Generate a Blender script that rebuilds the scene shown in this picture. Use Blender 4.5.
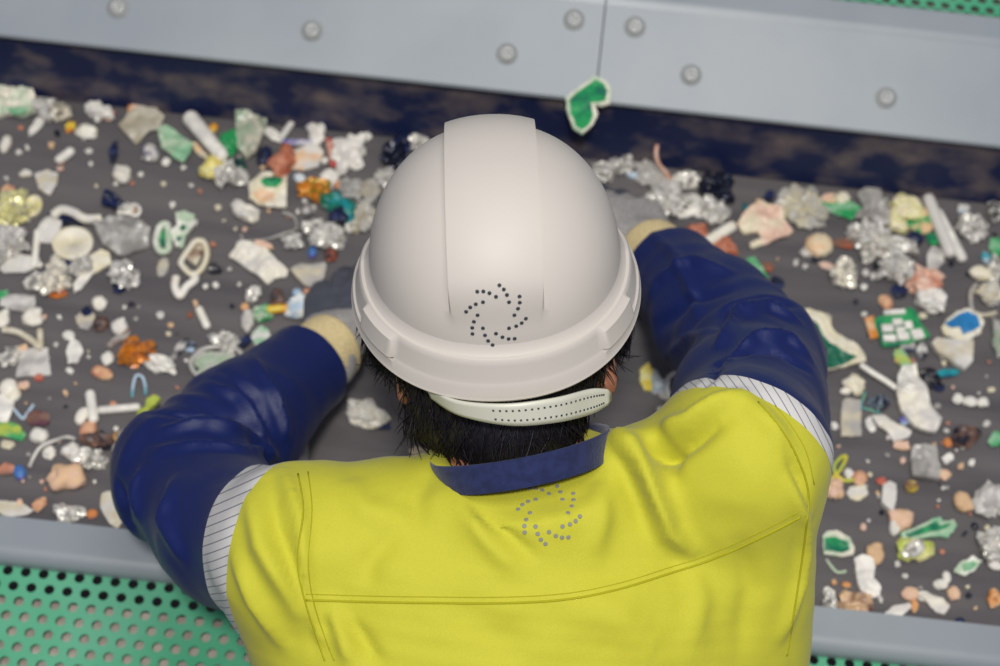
import bpy, bmesh, math, random
import numpy as np
from mathutils import Vector, Matrix, noise
from mathutils.bvhtree import BVHTree

for o in list(bpy.data.objects):
    bpy.data.objects.remove(o)
SC = bpy.context.scene
COL = SC.collection

# ------------------------------------------------------------------ camera
W, H, FPX = 1000, 666, 1850.0
BELT = 0.90
PITCH, ROLL, DIST = math.radians(60), math.radians(6.35), 2.10
D = Vector((0, math.cos(PITCH), -math.sin(PITCH)))
U0 = Vector((0, math.sin(PITCH), math.cos(PITCH)))
X0 = Vector((1, 0, 0))
R = X0 * math.cos(ROLL) + U0 * math.sin(ROLL)
U = -X0 * math.sin(ROLL) + U0 * math.cos(ROLL)
CAM = Vector((0, 0, BELT)) - D * DIST
cd = bpy.data.cameras.new('camera')
cam = bpy.data.objects.new('camera', cd)
COL.objects.link(cam)
cam.matrix_world = Matrix(((R.x, U.x, -D.x, CAM.x), (R.y, U.y, -D.y, CAM.y), (R.z, U.z, -D.z, CAM.z), (0, 0, 0, 1)))
cd.sensor_width = 36
cd.lens = FPX / W * 36
cd.dof.use_dof = True
cd.dof.focus_distance = 1.50
cd.dof.aperture_fstop = 4.8
SC.camera = cam

# ------------------------------------------------------------------ world, lights, exposure
wd = bpy.data.worlds.new('hall_air')
SC.world = wd
wd.use_nodes = True
wd.node_tree.nodes['Background'].inputs[0].default_value = (0.55, 0.58, 0.74, 1)
wd.node_tree.nodes['Background'].inputs[1].default_value = 0.34

def area(name, loc, target, size, power, color=(1, 1, 1)):
    l = bpy.data.lights.new(name, 'AREA')
    l.shape = 'DISK'
    l.size = size
    l.energy = power
    l.color = color
    o = bpy.data.objects.new(name, l)
    COL.objects.link(o)
    o.location = loc
    o.rotation_euler = (Vector(target) - Vector(loc)).to_track_quat('-Z', 'Y').to_euler()
    return o
area('flash_lamp', CAM - D * 1.1 + R * 0.03 + U * 0.34, (0, -0.1, 1.1), 0.24, 57, (1.0, 0.97, 0.92))
area('hall_lamp', (0.4, -0.2, 4.8), (0, 0, 0.9), 1.6, 40, (1.0, 0.97, 0.93))

vs = SC.view_settings
vs.view_transform = 'Standard'
vs.look = 'None'
vs.gamma = 1
vs.use_curve_mapping = False
vs.exposure = 0.0

# ------------------------------------------------------------------ helpers
def A(px, py, depth):
    return CAM + (D + R * ((px - W / 2) / FPX) - U * ((py - H / 2) / FPX)) * depth

def onz(px, py, z):
    d = D + R * ((px - W / 2) / FPX) - U * ((py - H / 2) / FPX)
    return CAM + d * ((z - CAM.z) / d.z)

def proj(p):
    v = Vector(p) - CAM
    dd = v.dot(D)
    return (W / 2 + FPX * v.dot(R) / dd, H / 2 - FPX * v.dot(U) / dd, dd)

def s2l(c):
    return tuple((x / 12.92 if x <= 0.04045 else ((x + 0.055) / 1.055) ** 2.4) for x in c)

def rgb(r, g, b):
    return s2l((r / 255, g / 255, b / 255))

def rgbk(r, g, b):
    return tuple(x * 0.77 for x in rgb(r, g, b))

MATS = {}
def mat(name, col, rough=0.6, metal=0.0, spec=0.5, noise_amt=0.0, noise_scale=20, col2=None, bump=0.0, bump_scale=200,
        trans=0.0, alpha=1.0, coat=0.0, sheen=0.0, coord='Object', stretch=None, lo=0.35, hi=0.65, detail=4):
    if name in MATS:
        return MATS[name]
    m = bpy.data.materials.new(name)
    m.use_nodes = True
    nt = m.node_tree
    b = nt.nodes['Principled BSDF']
    b.inputs['Base Color'].default_value = (*col, 1)
    b.inputs['Roughness'].default_value = rough
    b.inputs['Metallic'].default_value = metal
    b.inputs['Specular IOR Level'].default_value = spec
    b.inputs['Transmission Weight'].default_value = trans
    b.inputs['Alpha'].default_value = alpha
    b.inputs['Coat Weight'].default_value = coat
    b.inputs['Sheen Weight'].default_value = sheen
    tc = nt.nodes.new('ShaderNodeTexCoord')
    src = tc.outputs[coord]
    if stretch:
        mp = nt.nodes.new('ShaderNodeMapping')
        mp.inputs['Scale'].default_value = stretch
        nt.links.new(src, mp.inputs[0])
        src = mp.outputs[0]
    if noise_amt > 0 or col2:
        n = nt.nodes.new('ShaderNodeTexNoise')
        n.inputs['Scale'].default_value = noise_scale
        n.inputs['Detail'].default_value = detail
        nt.links.new(src, n.inputs['Vector'])
        rp = nt.nodes.new('ShaderNodeValToRGB')
        c2 = col2 if col2 else tuple(max(0, x * (1 - noise_amt)) for x in col)
        rp.color_ramp.elements[0].position = lo
        rp.color_ramp.elements[1].position = hi
        rp.color_ramp.elements[0].color = (*c2, 1)
        rp.color_ramp.elements[1].color = (*col, 1)
        nt.links.new(n.outputs['Fac'], rp.inputs[0])
        nt.links.new(rp.outputs[0], b.inputs['Base Color'])
    if bump > 0:
        n2 = nt.nodes.new('ShaderNodeTexNoise')
        n2.inputs['Scale'].default_value = bump_scale
        n2.inputs['Detail'].default_value = 3
        nt.links.new(src, n2.inputs['Vector'])
        bp = nt.nodes.new('ShaderNodeBump')
        bp.inputs['Strength'].default_value = bump
        bp.inputs['Distance'].default_value = 0.002
        nt.links.new(n2.outputs['Fac'], bp.inputs['Height'])
        nt.links.new(bp.outputs[0], b.inputs['Normal'])
    MATS[name] = m
    return m

def link(name, me, m=None, parent=None, smooth=False):
    o = bpy.data.objects.new(name, me)
    COL.objects.link(o)
    if m is not None:
        for mm in (m if isinstance(m, (list, tuple)) else [m]):
            me.materials.append(mm)
    if smooth:
        me.polygons.foreach_set('use_smooth', [True] * len(me.polygons))
    if parent is not None:
        o.parent = parent
        o.matrix_parent_inverse = parent.matrix_world.inverted()
    return o

def pydata(name, vs_, fs, m=None, parent=None, smooth=False):
    me = bpy.data.meshes.new(name)
    me.from_pydata([tuple(v) for v in vs_], [], [tuple(f) for f in fs])
    me.update()
    return link(name, me, m, parent, smooth)

def frombm(name, bm, m=None, parent=None, smooth=False):
    me = bpy.data.meshes.new(name)
    bmesh.ops.recalc_face_normals(bm, faces=bm.faces)
    bm.to_mesh(me)
    bm.free()
    return link(name, me, m, parent, smooth)

def empty(name, loc):
    o = bpy.data.objects.new(name, None)
    o.empty_display_size = 0.05
    COL.objects.link(o)
    o.location = loc
    o.matrix_world = Matrix.Translation(Vector(loc))
    return o

def tag(o, label=None, cat=None, group=None, kind=None):
    if label: o['label'] = label
    if cat: o['category'] = cat
    if group: o['group'] = group
    if kind: o['kind'] = kind
    return o

def bm_box(bm, lo, hi, mtx=None):
    v = [Vector((x, y, z)) for x in (lo[0], hi[0]) for y in (lo[1], hi[1]) for z in (lo[2], hi[2])]
    if mtx: v = [mtx @ p for p in v]
    b = [bm.verts.new(p) for p in v]
    for f in ((0, 1, 3, 2), (4, 6, 7, 5), (0, 4, 5, 1), (2, 3, 7, 6), (0, 2, 6, 4), (1, 5, 7, 3)):
        bm.faces.new([b[i] for i in f])

def bm_tube(bm, pts, rad, seg=8, cap=True):
    pts = [Vector(p) for p in pts]
    n = len(pts)
    rings = []
    up = None
    for i, p in enumerate(pts):
        t = (pts[min(i + 1, n - 1)] - pts[max(i - 1, 0)])
        t = t.normalized() if t.length > 1e-9 else Vector((0, 0, 1))
        if up is None:
            up = t.orthogonal().normalized()
        else:
            up = (up - t * up.dot(t))
            up = up.normalized() if up.length > 1e-6 else t.orthogonal().normalized()
        w = t.cross(up)
        r = rad[i] if isinstance(rad, (list, tuple)) else rad
        rings.append([bm.verts.new(p + (up * math.cos(a) + w * math.sin(a)) * r)
                      for a in (2 * math.pi * k / seg for k in range(seg))])
    for a, b in zip(rings, rings[1:]):
        for k in range(seg):
            bm.faces.new((a[k], a[(k + 1) % seg], b[(k + 1) % seg], b[k]))
    if cap:
        bm.faces.new(rings[0][::-1])
        bm.faces.new(rings[-1])

def smooth_path(pts, n=6):
    pts = [Vector(p) for p in pts]
    out = []
    for i in range(len(pts) - 1):
        p0, p1, p2, p3 = pts[max(i - 1, 0)], pts[i], pts[i + 1], pts[min(i + 2, len(pts) - 1)]
        for k in range(n):
            t = k / n
            out.append(0.5 * ((2 * p1) + (p2 - p0) * t + (2 * p0 - 5 * p1 + 4 * p2 - p3) * t * t + (3 * p1 - p0 - 3 * p2 + p3) * t ** 3))
    out.append(pts[-1])
    return out

# ------------------------------------------------------------------ implicit surfaces
class Field:
    def __init__(s, lo, hi, h):
        s.lo = np.array(lo, np.float32); s.h = h
        s.n = [int(math.ceil((hi[i] - lo[i]) / h)) + 1 for i in range(3)]
        s.F = np.full(s.n, 0.3, np.float32)
    def grid(s, blo, bhi):
        i0 = [max(0, int((blo[i] - s.lo[i]) / s.h)) for i in range(3)]
        i1 = [min(s.n[i], int((bhi[i] - s.lo[i]) / s.h) + 2) for i in range(3)]
        if any(b <= a for a, b in zip(i0, i1)):
            return None
        sl = tuple(slice(a, b) for a, b in zip(i0, i1))
        ax = [s.lo[i] + s.h * np.arange(i0[i], i1[i], dtype=np.float32) for i in range(3)]
        return sl, ax[0][:, None, None], ax[1][None, :, None], ax[2][None, None, :]
    def put(s, sl, d, k, cut=False):
        a = s.F[sl]
        if cut:
            d = -d
            h = np.clip(0.5 - 0.5 * (a - d) / k, 0, 1) if k > 0 else None
            s.F[sl] = (a * (1 - h) + d * h + k * h * (1 - h)) if k > 0 else np.maximum(a, d)
        else:
            if k > 0:
                h = np.clip(0.5 + 0.5 * (a - d) / k, 0, 1)
                s.F[sl] = a * (1 - h) + d * h - k * h * (1 - h)
            else:
                s.F[sl] = np.minimum(a, d)
    def cone(s, p0, p1, r0, r1, k=0.0, cut=False):
        m = max(r0, r1) + k + 4 * s.h
        g = s.grid([min(p0[i], p1[i]) - m for i in range(3)], [max(p0[i], p1[i]) + m for i in range(3)])
        if g is None: return
        sl, x, y, z = g
        v = [p1[i] - p0[i] for i in range(3)]
        L = sum(c * c for c in v) + 1e-12
        t = np.clip(((x - p0[0]) * v[0] + (y - p0[1]) * v[1] + (z - p0[2]) * v[2]) / L, 0, 1)
        d = np.sqrt((x - p0[0] - t * v[0]) ** 2 + (y - p0[1] - t * v[1]) ** 2 + (z - p0[2] - t * v[2]) ** 2) - (r0 + (r1 - r0) * t)
        s.put(sl, d, k, cut)
    def chain(s, pts, rs, k=0.0):
        for i in range(len(pts) - 1):
            s.cone(pts[i], pts[i + 1], rs[i], rs[i + 1], k)
    def ell(s, c, r, M=None, k=0.0, cut=False):
        m = max(r) + k + 4 * s.h
        g = s.grid([c[i] - m for i in range(3)], [c[i] + m for i in range(3)])
        if g is None: return
        sl, x, y, z = g
        x = x - c[0]; y = y - c[1]; z = z - c[2]
        if M is not None:
            q = [M[0][i] * x + M[1][i] * y + M[2][i] * z for i in range(3)]
        else:
            q = [x, y, z]
        k0 = np.sqrt((q[0] / r[0]) ** 2 + (q[1] / r[1]) ** 2 + (q[2] / r[2]) ** 2)
        k1 = np.sqrt((q[0] / r[0] ** 2) ** 2 + (q[1] / r[1] ** 2) ** 2 + (q[2] / r[2] ** 2) ** 2) + 1e-9
        s.put(sl, k0 * (k0 - 1) / k1, k, cut)
    def loft(s, pts, lat, ab, k=0.0, p=2.4, marg=0.25):
        # elliptical sections along a smoothed spine; lat = sideways axis
        n0 = 5
        sp = smooth_path(pts, n0)
        ab = [tuple(ab[min(i // n0, len(pts) - 1)][q] + (ab[min(i // n0 + 1, len(pts) - 1)][q] - ab[min(i // n0, len(pts) - 1)][q]) * (i % n0) / n0 for q in (0, 1)) for i in range(len(sp))]
        T = np.full(s.n, 0.3, np.float32)
        keep = s.F
        s.F = T
        for i in range(len(sp) - 1):
            p0, p1 = sp[i], sp[i + 1]
            m = max(ab[i] + ab[i + 1]) + k + 0.03
            g = s.grid([min(p0[q], p1[q]) - m for q in range(3)], [max(p0[q], p1[q]) + m for q in range(3)])
            if g is None: continue
            sl, x, y, z = g
            v = p1 - p0
            L = v.length
            ax = v / L
            l = (lat - ax * lat.dot(ax)).normalized()
            n = ax.cross(l)
            dx, dy, dz = x - p0[0], y - p0[1], z - p0[2]
            tr = (dx * ax[0] + dy * ax[1] + dz * ax[2]) / L
            t = np.clip(tr, 0, 1)
            u = dx * l[0] + dy * l[1] + dz * l[2]
            w = dx * n[0] + dy * n[1] + dz * n[2]
            a = ab[i][0] + (ab[i + 1][0] - ab[i][0]) * t
            b = ab[i][1] + (ab[i + 1][1] - ab[i][1]) * t
            rr = (np.abs(u / a) ** p + np.abs(w / b) ** p) ** (1 / p)
            d = (rr - 1) * np.minimum(a, b)
            e = np.maximum(np.maximum(0, -tr) * L - (0.014 if i > 0 else 0), np.maximum(0, tr - 1) * L - (0.014 if i < len(sp) - 2 else 0))
            e = np.maximum(0, e)
            d = np.where(e > 0, np.maximum(d, 0) + e, d)
            s.put(sl, d, 0.012)
        s.F = keep
        s.put((slice(None), slice(None), slice(None)), T, k)
    def mesh(s, relax=1):
        F = s.F
        S = F < 0
        n = F.shape
        c = np.zeros([q - 1 for q in n], np.int8)
        for i in (0, 1):
            for j in (0, 1):
                for k in (0, 1):
                    c += S[i:n[0] - 1 + i, j:n[1] - 1 + j, k:n[2] - 1 + k]
        act = (c > 0) & (c < 8)
        idx = np.argwhere(act)
        vid = -np.ones(act.shape, np.int64)
        vid[act] = np.arange(len(idx))
        acc = np.zeros((len(idx), 3)); cnt = np.zeros(len(idx))
        corners = [(i, j, k) for i in (0, 1) for j in (0, 1) for k in (0, 1)]
        for a in corners:
            for ax in range(3):
                if a[ax] == 0:
                    b = list(a); b[ax] = 1
                    ia = idx + np.array(a); ib = idx + np.array(b)
                    fa = F[ia[:, 0], ia[:, 1], ia[:, 2]]; fb = F[ib[:, 0], ib[:, 1], ib[:, 2]]
                    m = (fa < 0) != (fb < 0)
                    t = np.where(m, fa / np.where(m, fa - fb, 1), 0)
                    p = np.array(a)[None, :] + t[:, None] * (np.array(b) - np.array(a))[None, :]
                    acc[m] += p[m]; cnt[m] += 1
        V = s.lo + s.h * (idx + acc / cnt[:, None])
        quads = []
        for ax in range(3):
            o1, o2 = [(1, 2), (2, 0), (0, 1)][ax]
            sh = [slice(None)] * 3; sh2 = [slice(None)] * 3
            sh[ax] = slice(0, n[ax] - 1); sh2[ax] = slice(1, n[ax])
            s0 = S[tuple(sh)]; s1 = S[tuple(sh2)]
            e = np.argwhere(s0 != s1)
            ok = (e[:, o1] > 0) & (e[:, o2] > 0) & (e[:, o1] < n[o1] - 1) & (e[:, o2] < n[o2] - 1)
            e = e[ok]
            q = []
            for da, db in ((0, 0), (-1, 0), (-1, -1), (0, -1)):
                cc = e.copy(); cc[:, o1] += da; cc[:, o2] += db
                q.append(vid[cc[:, 0], cc[:, 1], cc[:, 2]])
            q = np.stack(q, 1)
            fl = s0[e[:, 0], e[:, 1], e[:, 2]]
            q[~fl] = q[~fl][:, ::-1]
            quads.append(q)
        Q = np.concatenate(quads)
        for _ in range(relax):
            V = lap(V, Q, 0.5)
        return V, Q

def lap(V, Q, f):
    acc = np.zeros_like(V); cnt = np.zeros(len(V))
    for i in range(4):
        a, b = Q[:, i], Q[:, (i + 1) % 4]
        np.add.at(acc, a, V[b]); np.add.at(cnt, a, 1)
        np.add.at(acc, b, V[a]); np.add.at(cnt, b, 1)
    return V + f * (acc / np.maximum(cnt, 1)[:, None] - V)

def normals(V, Q):
    N = np.cross(V[Q[:, 2]] - V[Q[:, 0]], V[Q[:, 3]] - V[Q[:, 1]])
    out = np.zeros_like(V)
    for i in range(4):
        np.add.at(out, Q[:, i], N)
    return out / (np.linalg.norm(out, axis=1, keepdims=True) + 1e-12)
# ================================================================== the conveyor and its surroundings
M_belt = mat('belt_rubber', rgbk(120, 115, 114), 0.8, noise_scale=9, col2=rgbk(90, 87, 91), stretch=(0.35, 3.0, 1), lo=0.3, hi=0.7, detail=8, bump=0.25, bump_scale=120)
M_skirt = mat('skirt_rubber', rgbk(132, 118, 112), 0.55, noise_scale=24, col2=rgbk(20, 34, 78), stretch=(0.8, 1, 1.2), lo=0.45, hi=0.78, detail=7, bump=0.4, bump_scale=60)
M_steel = mat('painted_steel', rgbk(176, 184, 188), 0.38, metal=0.0, spec=0.5, noise_scale=6, col2=rgbk(164, 173, 180), detail=5)
M_rail = mat('rail_steel', rgbk(172, 180, 184), 0.4, spec=0.5, noise_scale=5, col2=rgbk(160, 168, 175))
M_zinc = mat('zinc_bolt', rgbk(205, 208, 204), 0.3, metal=0.15, noise_scale=80, noise_amt=0.1)
M_green = mat('green_paint', rgbk(58, 180, 128), 0.45, noise_scale=5, col2=rgbk(108, 196, 156), detail=5)
M_pale = mat('pale_dust', rgbk(206, 198, 186), 0.9, noise_scale=30, col2=rgbk(170, 160, 150))
M_conc = mat('concrete', rgbk(120, 118, 116), 0.9, noise_scale=4, noise_amt=0.3, bump=0.3, bump_scale=40)
M_dark = mat('dark_steel', rgbk(52, 58, 66), 0.5, noise_scale=6, noise_amt=0.2)

fl = pydata('floor', [(-4, -4, 0), (4, -4, 0), (4, 4, 0), (-4, 4, 0)], [(0, 1, 2, 3)], M_conc)
tag(fl, kind='structure')

YF = onz(500, 150, BELT).y          # far edge of the belt
YN = onz(500, 581, BELT).y          # near edge of the belt
XL, XR = -1.15, 1.15
conv = empty('conveyor', (0, (YF + YN) / 2, 0))
tag(conv, 'dark rubber sorting conveyor with grey steel sides, carrying the scrap', 'conveyor')

def sweep(name, prof, m, x0=XL, x1=XR, parent=conv, bev=True, smooth=False):
    # prof: closed list of (y, z), extruded along x
    n = len(prof)
    v = [(x0, y, z) for y, z in prof] + [(x1, y, z) for y, z in prof]
    f = [(i, (i + 1) % n, n + (i + 1) % n, n + i) for i in range(n)]
    f += [tuple(range(n))[::-1], tuple(range(n, 2 * n))]
    bm = bmesh.new()
    bv = [bm.verts.new(p) for p in v]
    for q in f: bm.faces.new([bv[i] for i in q])
    return frombm(name, bm, m, parent, smooth)

# belt: a loop with a lightly troughed top
bm = bmesh.new()
nx, ny = 60, 24
grid = []
for j in range(ny + 1):
    y = YN - 0.015 + (YF - YN + 0.03) * j / ny
    row = []
    for i in range(nx + 1):
        x = XL + (XR - XL) * i / nx
        row.append(bm.verts.new((x, y, BELT + 0.0008 * math.sin(x * 9 + y * 5))))
    grid.append(row)
for j in range(ny):
    for i in range(nx):
        bm.faces.new((grid[j][i], grid[j][i + 1], grid[j + 1][i + 1], grid[j + 1][i]))
low = [[bm.verts.new((x, y, BELT - 0.012)) for x in (XL, XR)] for y in (YN - 0.015, YF + 0.015)]
bm.faces.new((low[0][0], low[1][0], low[1][1], low[0][1]))
frombm('belt', bm, M_belt, conv, True)
sweep('belt_bed', [(YN - 0.01, BELT - 0.013), (YF + 0.01, BELT - 0.013), (YF + 0.01, BELT - 0.05), (YN - 0.01, BELT - 0.05)], M_dark)

# far rubber skirt: thick sheet leaning outward
SH = 0.117
sk = []
sweep('rubber_skirt', [(YF, BELT + 0.002), (YF + 0.022, BELT + SH), (YF + 0.030, BELT + SH), (YF + 0.008, BELT + 0.002)], M_skirt)

# far side plates (two lengths butted at a seam), folded sheet steel
PY, PZ = YF + 0.004, BELT + SH - 0.004
def plate(x0, x1):
    L, ang = 0.118, math.radians(24)
    ey, ez = PY + L * math.cos(ang), PZ + L * math.sin(ang)
    outer = [(PY + 0.002, PZ - 0.010), (PY - 0.001, PZ - 0.004), (PY, PZ)]
    outer += [(ey - 0.004, ez - 0.002)]
    for k in range(1, 6):
        t = k / 5
        outer.append((ey - 0.004 + 0.012 * t, ez - 0.002 + 0.006 * math.sin(t * math.pi * 0.5)))
    outer += [(ey + 0.034, ez + 0.006), (ey + 0.039, ez + 0.002), (ey + 0.039, ez - 0.05)]
    inner = [(y, z - 0.004) for y, z in outer[3:-1]]
    prof = outer + [(ey + 0.035, ez - 0.05)] + inner[::-1] + [(PY + 0.005, PZ - 0.003)]
    return sweep('side_plate', prof, M_steel, x0, x1), (ey, ez)
XS = onz(600, 60, PZ + 0.03).x
pl1, (EY, EZ) = plate(XL, XS - 0.0008)
pl2, _ = plate(XS + 0.0008, XR)
ANG = math.radians(24)
PN = Vector((0, -math.sin(ANG), math.cos(ANG)))
def on_plate(px, py):
    d = D + R * ((px - W / 2) / FPX) - U * ((py - H / 2) / FPX)
    p0 = Vector((0, PY, PZ))
    return CAM + d * ((p0 - CAM).dot(PN) / d.dot(PN))
BOLTS = [(118, 8), (312, 31), (507, 54), (574, 20), (635, 27), (691, 75), (886, 98), (1085, 122), (-80, -14)]
for px, py in BOLTS:
    c = on_plate(px, py)
    bm = bmesh.new()
    q = PN.to_track_quat('Z', 'Y').to_matrix().to_4x4()
    q.translation = c
    ring = lambda r, z, n=20: [bm.verts.new(q @ Vector((r * math.cos(2 * math.pi * k / n), r * math.sin(2 * math.pi * k / n), z))) for k in range(n)]
    prof = [(0.0125, 0.0002), (0.0125, 0.0016), (0.0102, 0.0018), (0.0100, 0.0030), (0.0088, 0.0052), (0.0062, 0.0068), (0.0044, 0.0072), (0.0040, 0.0050)]
    rs = [ring(r, z) for r, z in prof]
    for a, b in zip(rs, rs[1:]):
        for k in range(20): bm.faces.new((a[k], a[(k + 1) % 20], b[(k + 1) % 20], b[k]))
    bm.faces.new(rs[-1])
    bm.faces.new(rs[0][::-1])
    frombm('bolt', bm, M_zinc, pl1 if c.x < XS else pl2, True)

# near rail: flat top with a rounded outer fold
pr = [(YN + 0.004, BELT + 0.010), (YN + 0.004, BELT + 0.018), (YN - 0.028, BELT + 0.018)]
for k in range(1, 9):
    a = k / 8 * math.pi / 2
    pr.append((YN - 0.028 - 0.015 * math.sin(a), BELT + 0.018 - 0.015 * (1 - math.cos(a))))
pr += [(YN - 0.043, BELT - 0.003), (YN - 0.039, BELT - 0.003), (YN - 0.039, BELT + 0.004), (YN - 0.027, BELT + 0.014), (YN, BELT + 0.014), (YN, BELT + 0.010)]
rail = sweep('side_rail', pr, M_rail)
# under-frame and legs
sweep('frame_beam', [(YN - 0.02, BELT - 0.05), (YN + 0.04, BELT - 0.05), (YN + 0.04, BELT - 0.16), (YN - 0.02, BELT - 0.16)], M_dark)
sweep('frame_beam', [(YF - 0.02, BELT - 0.05), (YF + 0.04, BELT - 0.05), (YF + 0.04, BELT - 0.16), (YF - 0.02, BELT - 0.16)], M_dark)
for x in (-1.0, 1.0):
    for y in (YN + 0.01, YF + 0.01):
        bm = bmesh.new()
        bm_box(bm, (x - 0.03, y - 0.03, 0.008), (x + 0.03, y + 0.03, BELT - 0.16))
        bm_box(bm, (x - 0.06, y - 0.06, 0), (x + 0.06, y + 0.06, 0.008))
        frombm('leg', bm, M_dark, conv)

# perforated green guards
def perforated(name, y0, y1, z, x0, x1, pitch, rad, label, back, gap=0.0):
    root = empty(name, ((x0 + x1) / 2, (y0 + y1) / 2, z))
    tag(root, label, 'guard panel')
    bm = bmesh.new()
    dy = pitch * math.sqrt(3) / 2
    rows = int((y1 - y0) / dy)
    cols = int((x1 - x0) / pitch)
    nseg = 12
    cache = {}
    def V(p):
        k = (round(p[0], 5), round(p[1], 5))
        if k not in cache: cache[k] = bm.verts.new((p[0], p[1], z))
        return cache[k]
    for j in range(rows):
        cy = y1 - dy * (j + 0.55)
        for i in range(cols):
            cx = x0 + pitch * (i + (0.5 if j % 2 else 0.0) + 0.5)
            hexv = [(cx + pitch / math.sqrt(3) * math.cos(math.pi / 6 + k * math.pi / 3), cy + pitch / math.sqrt(3) * math.sin(math.pi / 6 + k * math.pi / 3)) for k in range(6)]
            inn = [V((cx + rad * math.cos(math.pi / 6 + k * math.pi / 6), cy + rad * math.sin(math.pi / 6 + k * math.pi / 6))) for k in range(nseg)]
            out = [V(h) for h in hexv]
            for k in range(6):
                a, b = out[k], out[(k + 1) % 6]
                i0, i1, i2 = inn[2 * k], inn[2 * k + 1], inn[(2 * k + 2) % 12]
                bm.faces.new((a, b, i1)); bm.faces.new((a, i1, i0)); bm.faces.new((b, i2, i1))
    geo = bmesh.ops.extrude_face_region(bm, geom=bm.faces[:])
    for v in geo['geom']:
        if isinstance(v, bmesh.types.BMVert): v.co.z -= 0.002
    frombm('perforated_sheet', bm, M_green, root)
    bm = bmesh.new()
    bm_box(bm, (x0, y0 - 0.01, z - back - 0.003), (x1, y1 + 0.001 - gap, z - back))
    bm_box(bm, (x0, y0 - 0.01, z - back), (x1, y0 - 0.004, z + 0.004))
    frombm('backing_tray', bm, M_pale, root)
    for x in (x0 + 0.05, x1 - 0.05):
        bm = bmesh.new()
        bm_box(bm, (x - 0.015, y0 + 0.02, 0), (x + 0.015, y0 + 0.05, z - back - 0.003))
        frombm('leg', bm, M_dark, root)
    return root
GZ = BELT - 0.0045
gp = perforated('perforated_guard', YN - 0.20, YN - 0.038, GZ, -1.0, 1.0, 0.0188, 0.0054,
                'green perforated guard panel below the near grey rail', 0.016, 0.034)
perforated('perforated_guard', EY + 0.0395, EY + 0.30, EZ + 0.000, -0.6, 1.1, 0.0175, 0.0055,
           'green perforated panel beyond the far grey plates, at the top right corner', 0.03)
# ================================================================== the worker
M_yel = mat('hi_vis_yellow', rgbk(215, 212, 62), 0.75, spec=0.25, noise_scale=700, noise_amt=0.06, bump=0.12, bump_scale=900, sheen=0.1)
M_navy = mat('navy_cotton', rgbk(9, 32, 98), 0.5, spec=0.4, noise_scale=500, noise_amt=0.12, bump=0.15, bump_scale=800, sheen=0.035)
M_collar = mat('navy_collar', rgbk(42, 52, 100), 0.8, spec=0.2, noise_scale=120, noise_amt=0.35, bump=0.3, bump_scale=500, sheen=0.2)
M_seam = mat('yellow_stitching', rgbk(186, 182, 34), 0.8, spec=0.2)
M_trous = mat('navy_trousers', rgbk(18, 28, 64), 0.75)
M_boot = mat('black_boots', rgbk(26, 26, 28), 0.5)
M_skin = mat('skin', rgbk(206, 142, 118), 0.5, noise_scale=60, col2=rgbk(190, 122, 102))
M_hair = mat('dark_hair', rgbk(30, 26, 34), 0.5, spec=0.4, noise_scale=200, col2=rgbk(14, 13, 24))
M_hat = mat('white_shell_plastic', rgbk(218, 211, 202), 0.5, spec=0.3)
M_strap = mat('ivory_strap_plastic', rgbk(222, 222, 205), 0.4)
M_ink = mat('dark_ink', rgbk(52, 56, 66), 0.6)
M_ink2 = mat('grey_print', rgbk(150, 150, 140), 0.6)
M_knit = mat('grey_knit', rgb(196, 191, 184), 0.9, noise_scale=350, col2=rgb(136, 133, 132), stretch=(1, 2.5, 1), bump=0.6, bump_scale=500)
M_coat = mat('dark_glove_coating', rgbk(96, 100, 112), 0.6, noise_scale=60, noise_amt=0.2, bump=0.2)
M_cuff = mat('beige_knit_cuff', rgb(238, 216, 160), 0.9, noise_scale=300, noise_amt=0.2, bump=0.5, bump_scale=400)

def stripe_mat(name, direction, pitch, frac):
    m = bpy.data.materials.new(name); m.use_nodes = True
    nt = m.node_tree; b = nt.nodes['Principled BSDF']
    b.inputs['Roughness'].default_value = 0.5
    tc = nt.nodes.new('ShaderNodeTexCoord')
    dp = nt.nodes.new('ShaderNodeVectorMath'); dp.operation = 'DOT_PRODUCT'
    dp.inputs[1].default_value = tuple(direction)
    nt.links.new(tc.outputs['Object'], dp.inputs[0])
    dv = nt.nodes.new('ShaderNodeMath'); dv.operation = 'DIVIDE'; dv.inputs[1].default_value = pitch
    nt.links.new(dp.outputs['Value'], dv.inputs[0])
    fr = nt.nodes.new('ShaderNodeMath'); fr.operation = 'FRACT'
    nt.links.new(dv.outputs[0], fr.inputs[0])
    lt = nt.nodes.new('ShaderNodeMath'); lt.operation = 'LESS_THAN'; lt.inputs[1].default_value = frac
    nt.links.new(fr.outputs[0], lt.inputs[0])
    mx = nt.nodes.new('ShaderNodeMix'); mx.data_type = 'RGBA'
    mx.inputs['A'].default_value = (*rgbk(236, 234, 230), 1)
    mx.inputs['B'].default_value = (*rgbk(150, 150, 156), 1)
    nt.links.new(lt.outputs[0], mx.inputs['Factor'])
    nt.links.new(mx.outputs['Result'], b.inputs['Base Color'])
    return m

# ---- skeleton
SL, EL, WL = A(298, 550, 1.570), A(184, 476, 1.775), A(316, 360, 1.955)
SR, ER, WR = A(742, 458, 1.565), A(756, 362, 1.800), A(662, 262, 2.010)
NB = A(524, 500, 1.580)                     # base of the neck, inside
LAT = (SR - SL).normalized()
CC = A(523, 469, 1.556)                     # middle of the collar
CU = U * math.cos(0.19) - R * math.sin(0.19)
CAX = (CU - D * 0.10).normalized()
HIP = Vector((NB.x - 0.01, NB.y - 0.30, 1.02))
HC = A(495, 262, 1.525)                     # middle of the helmet's brim plane
PERSON_Y = HIP.y
person = empty('person', (HIP.x, HIP.y + 0.02, 0))
tag(person, 'worker in white hard hat and yellow and navy jacket bending over the belt', 'person')

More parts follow.
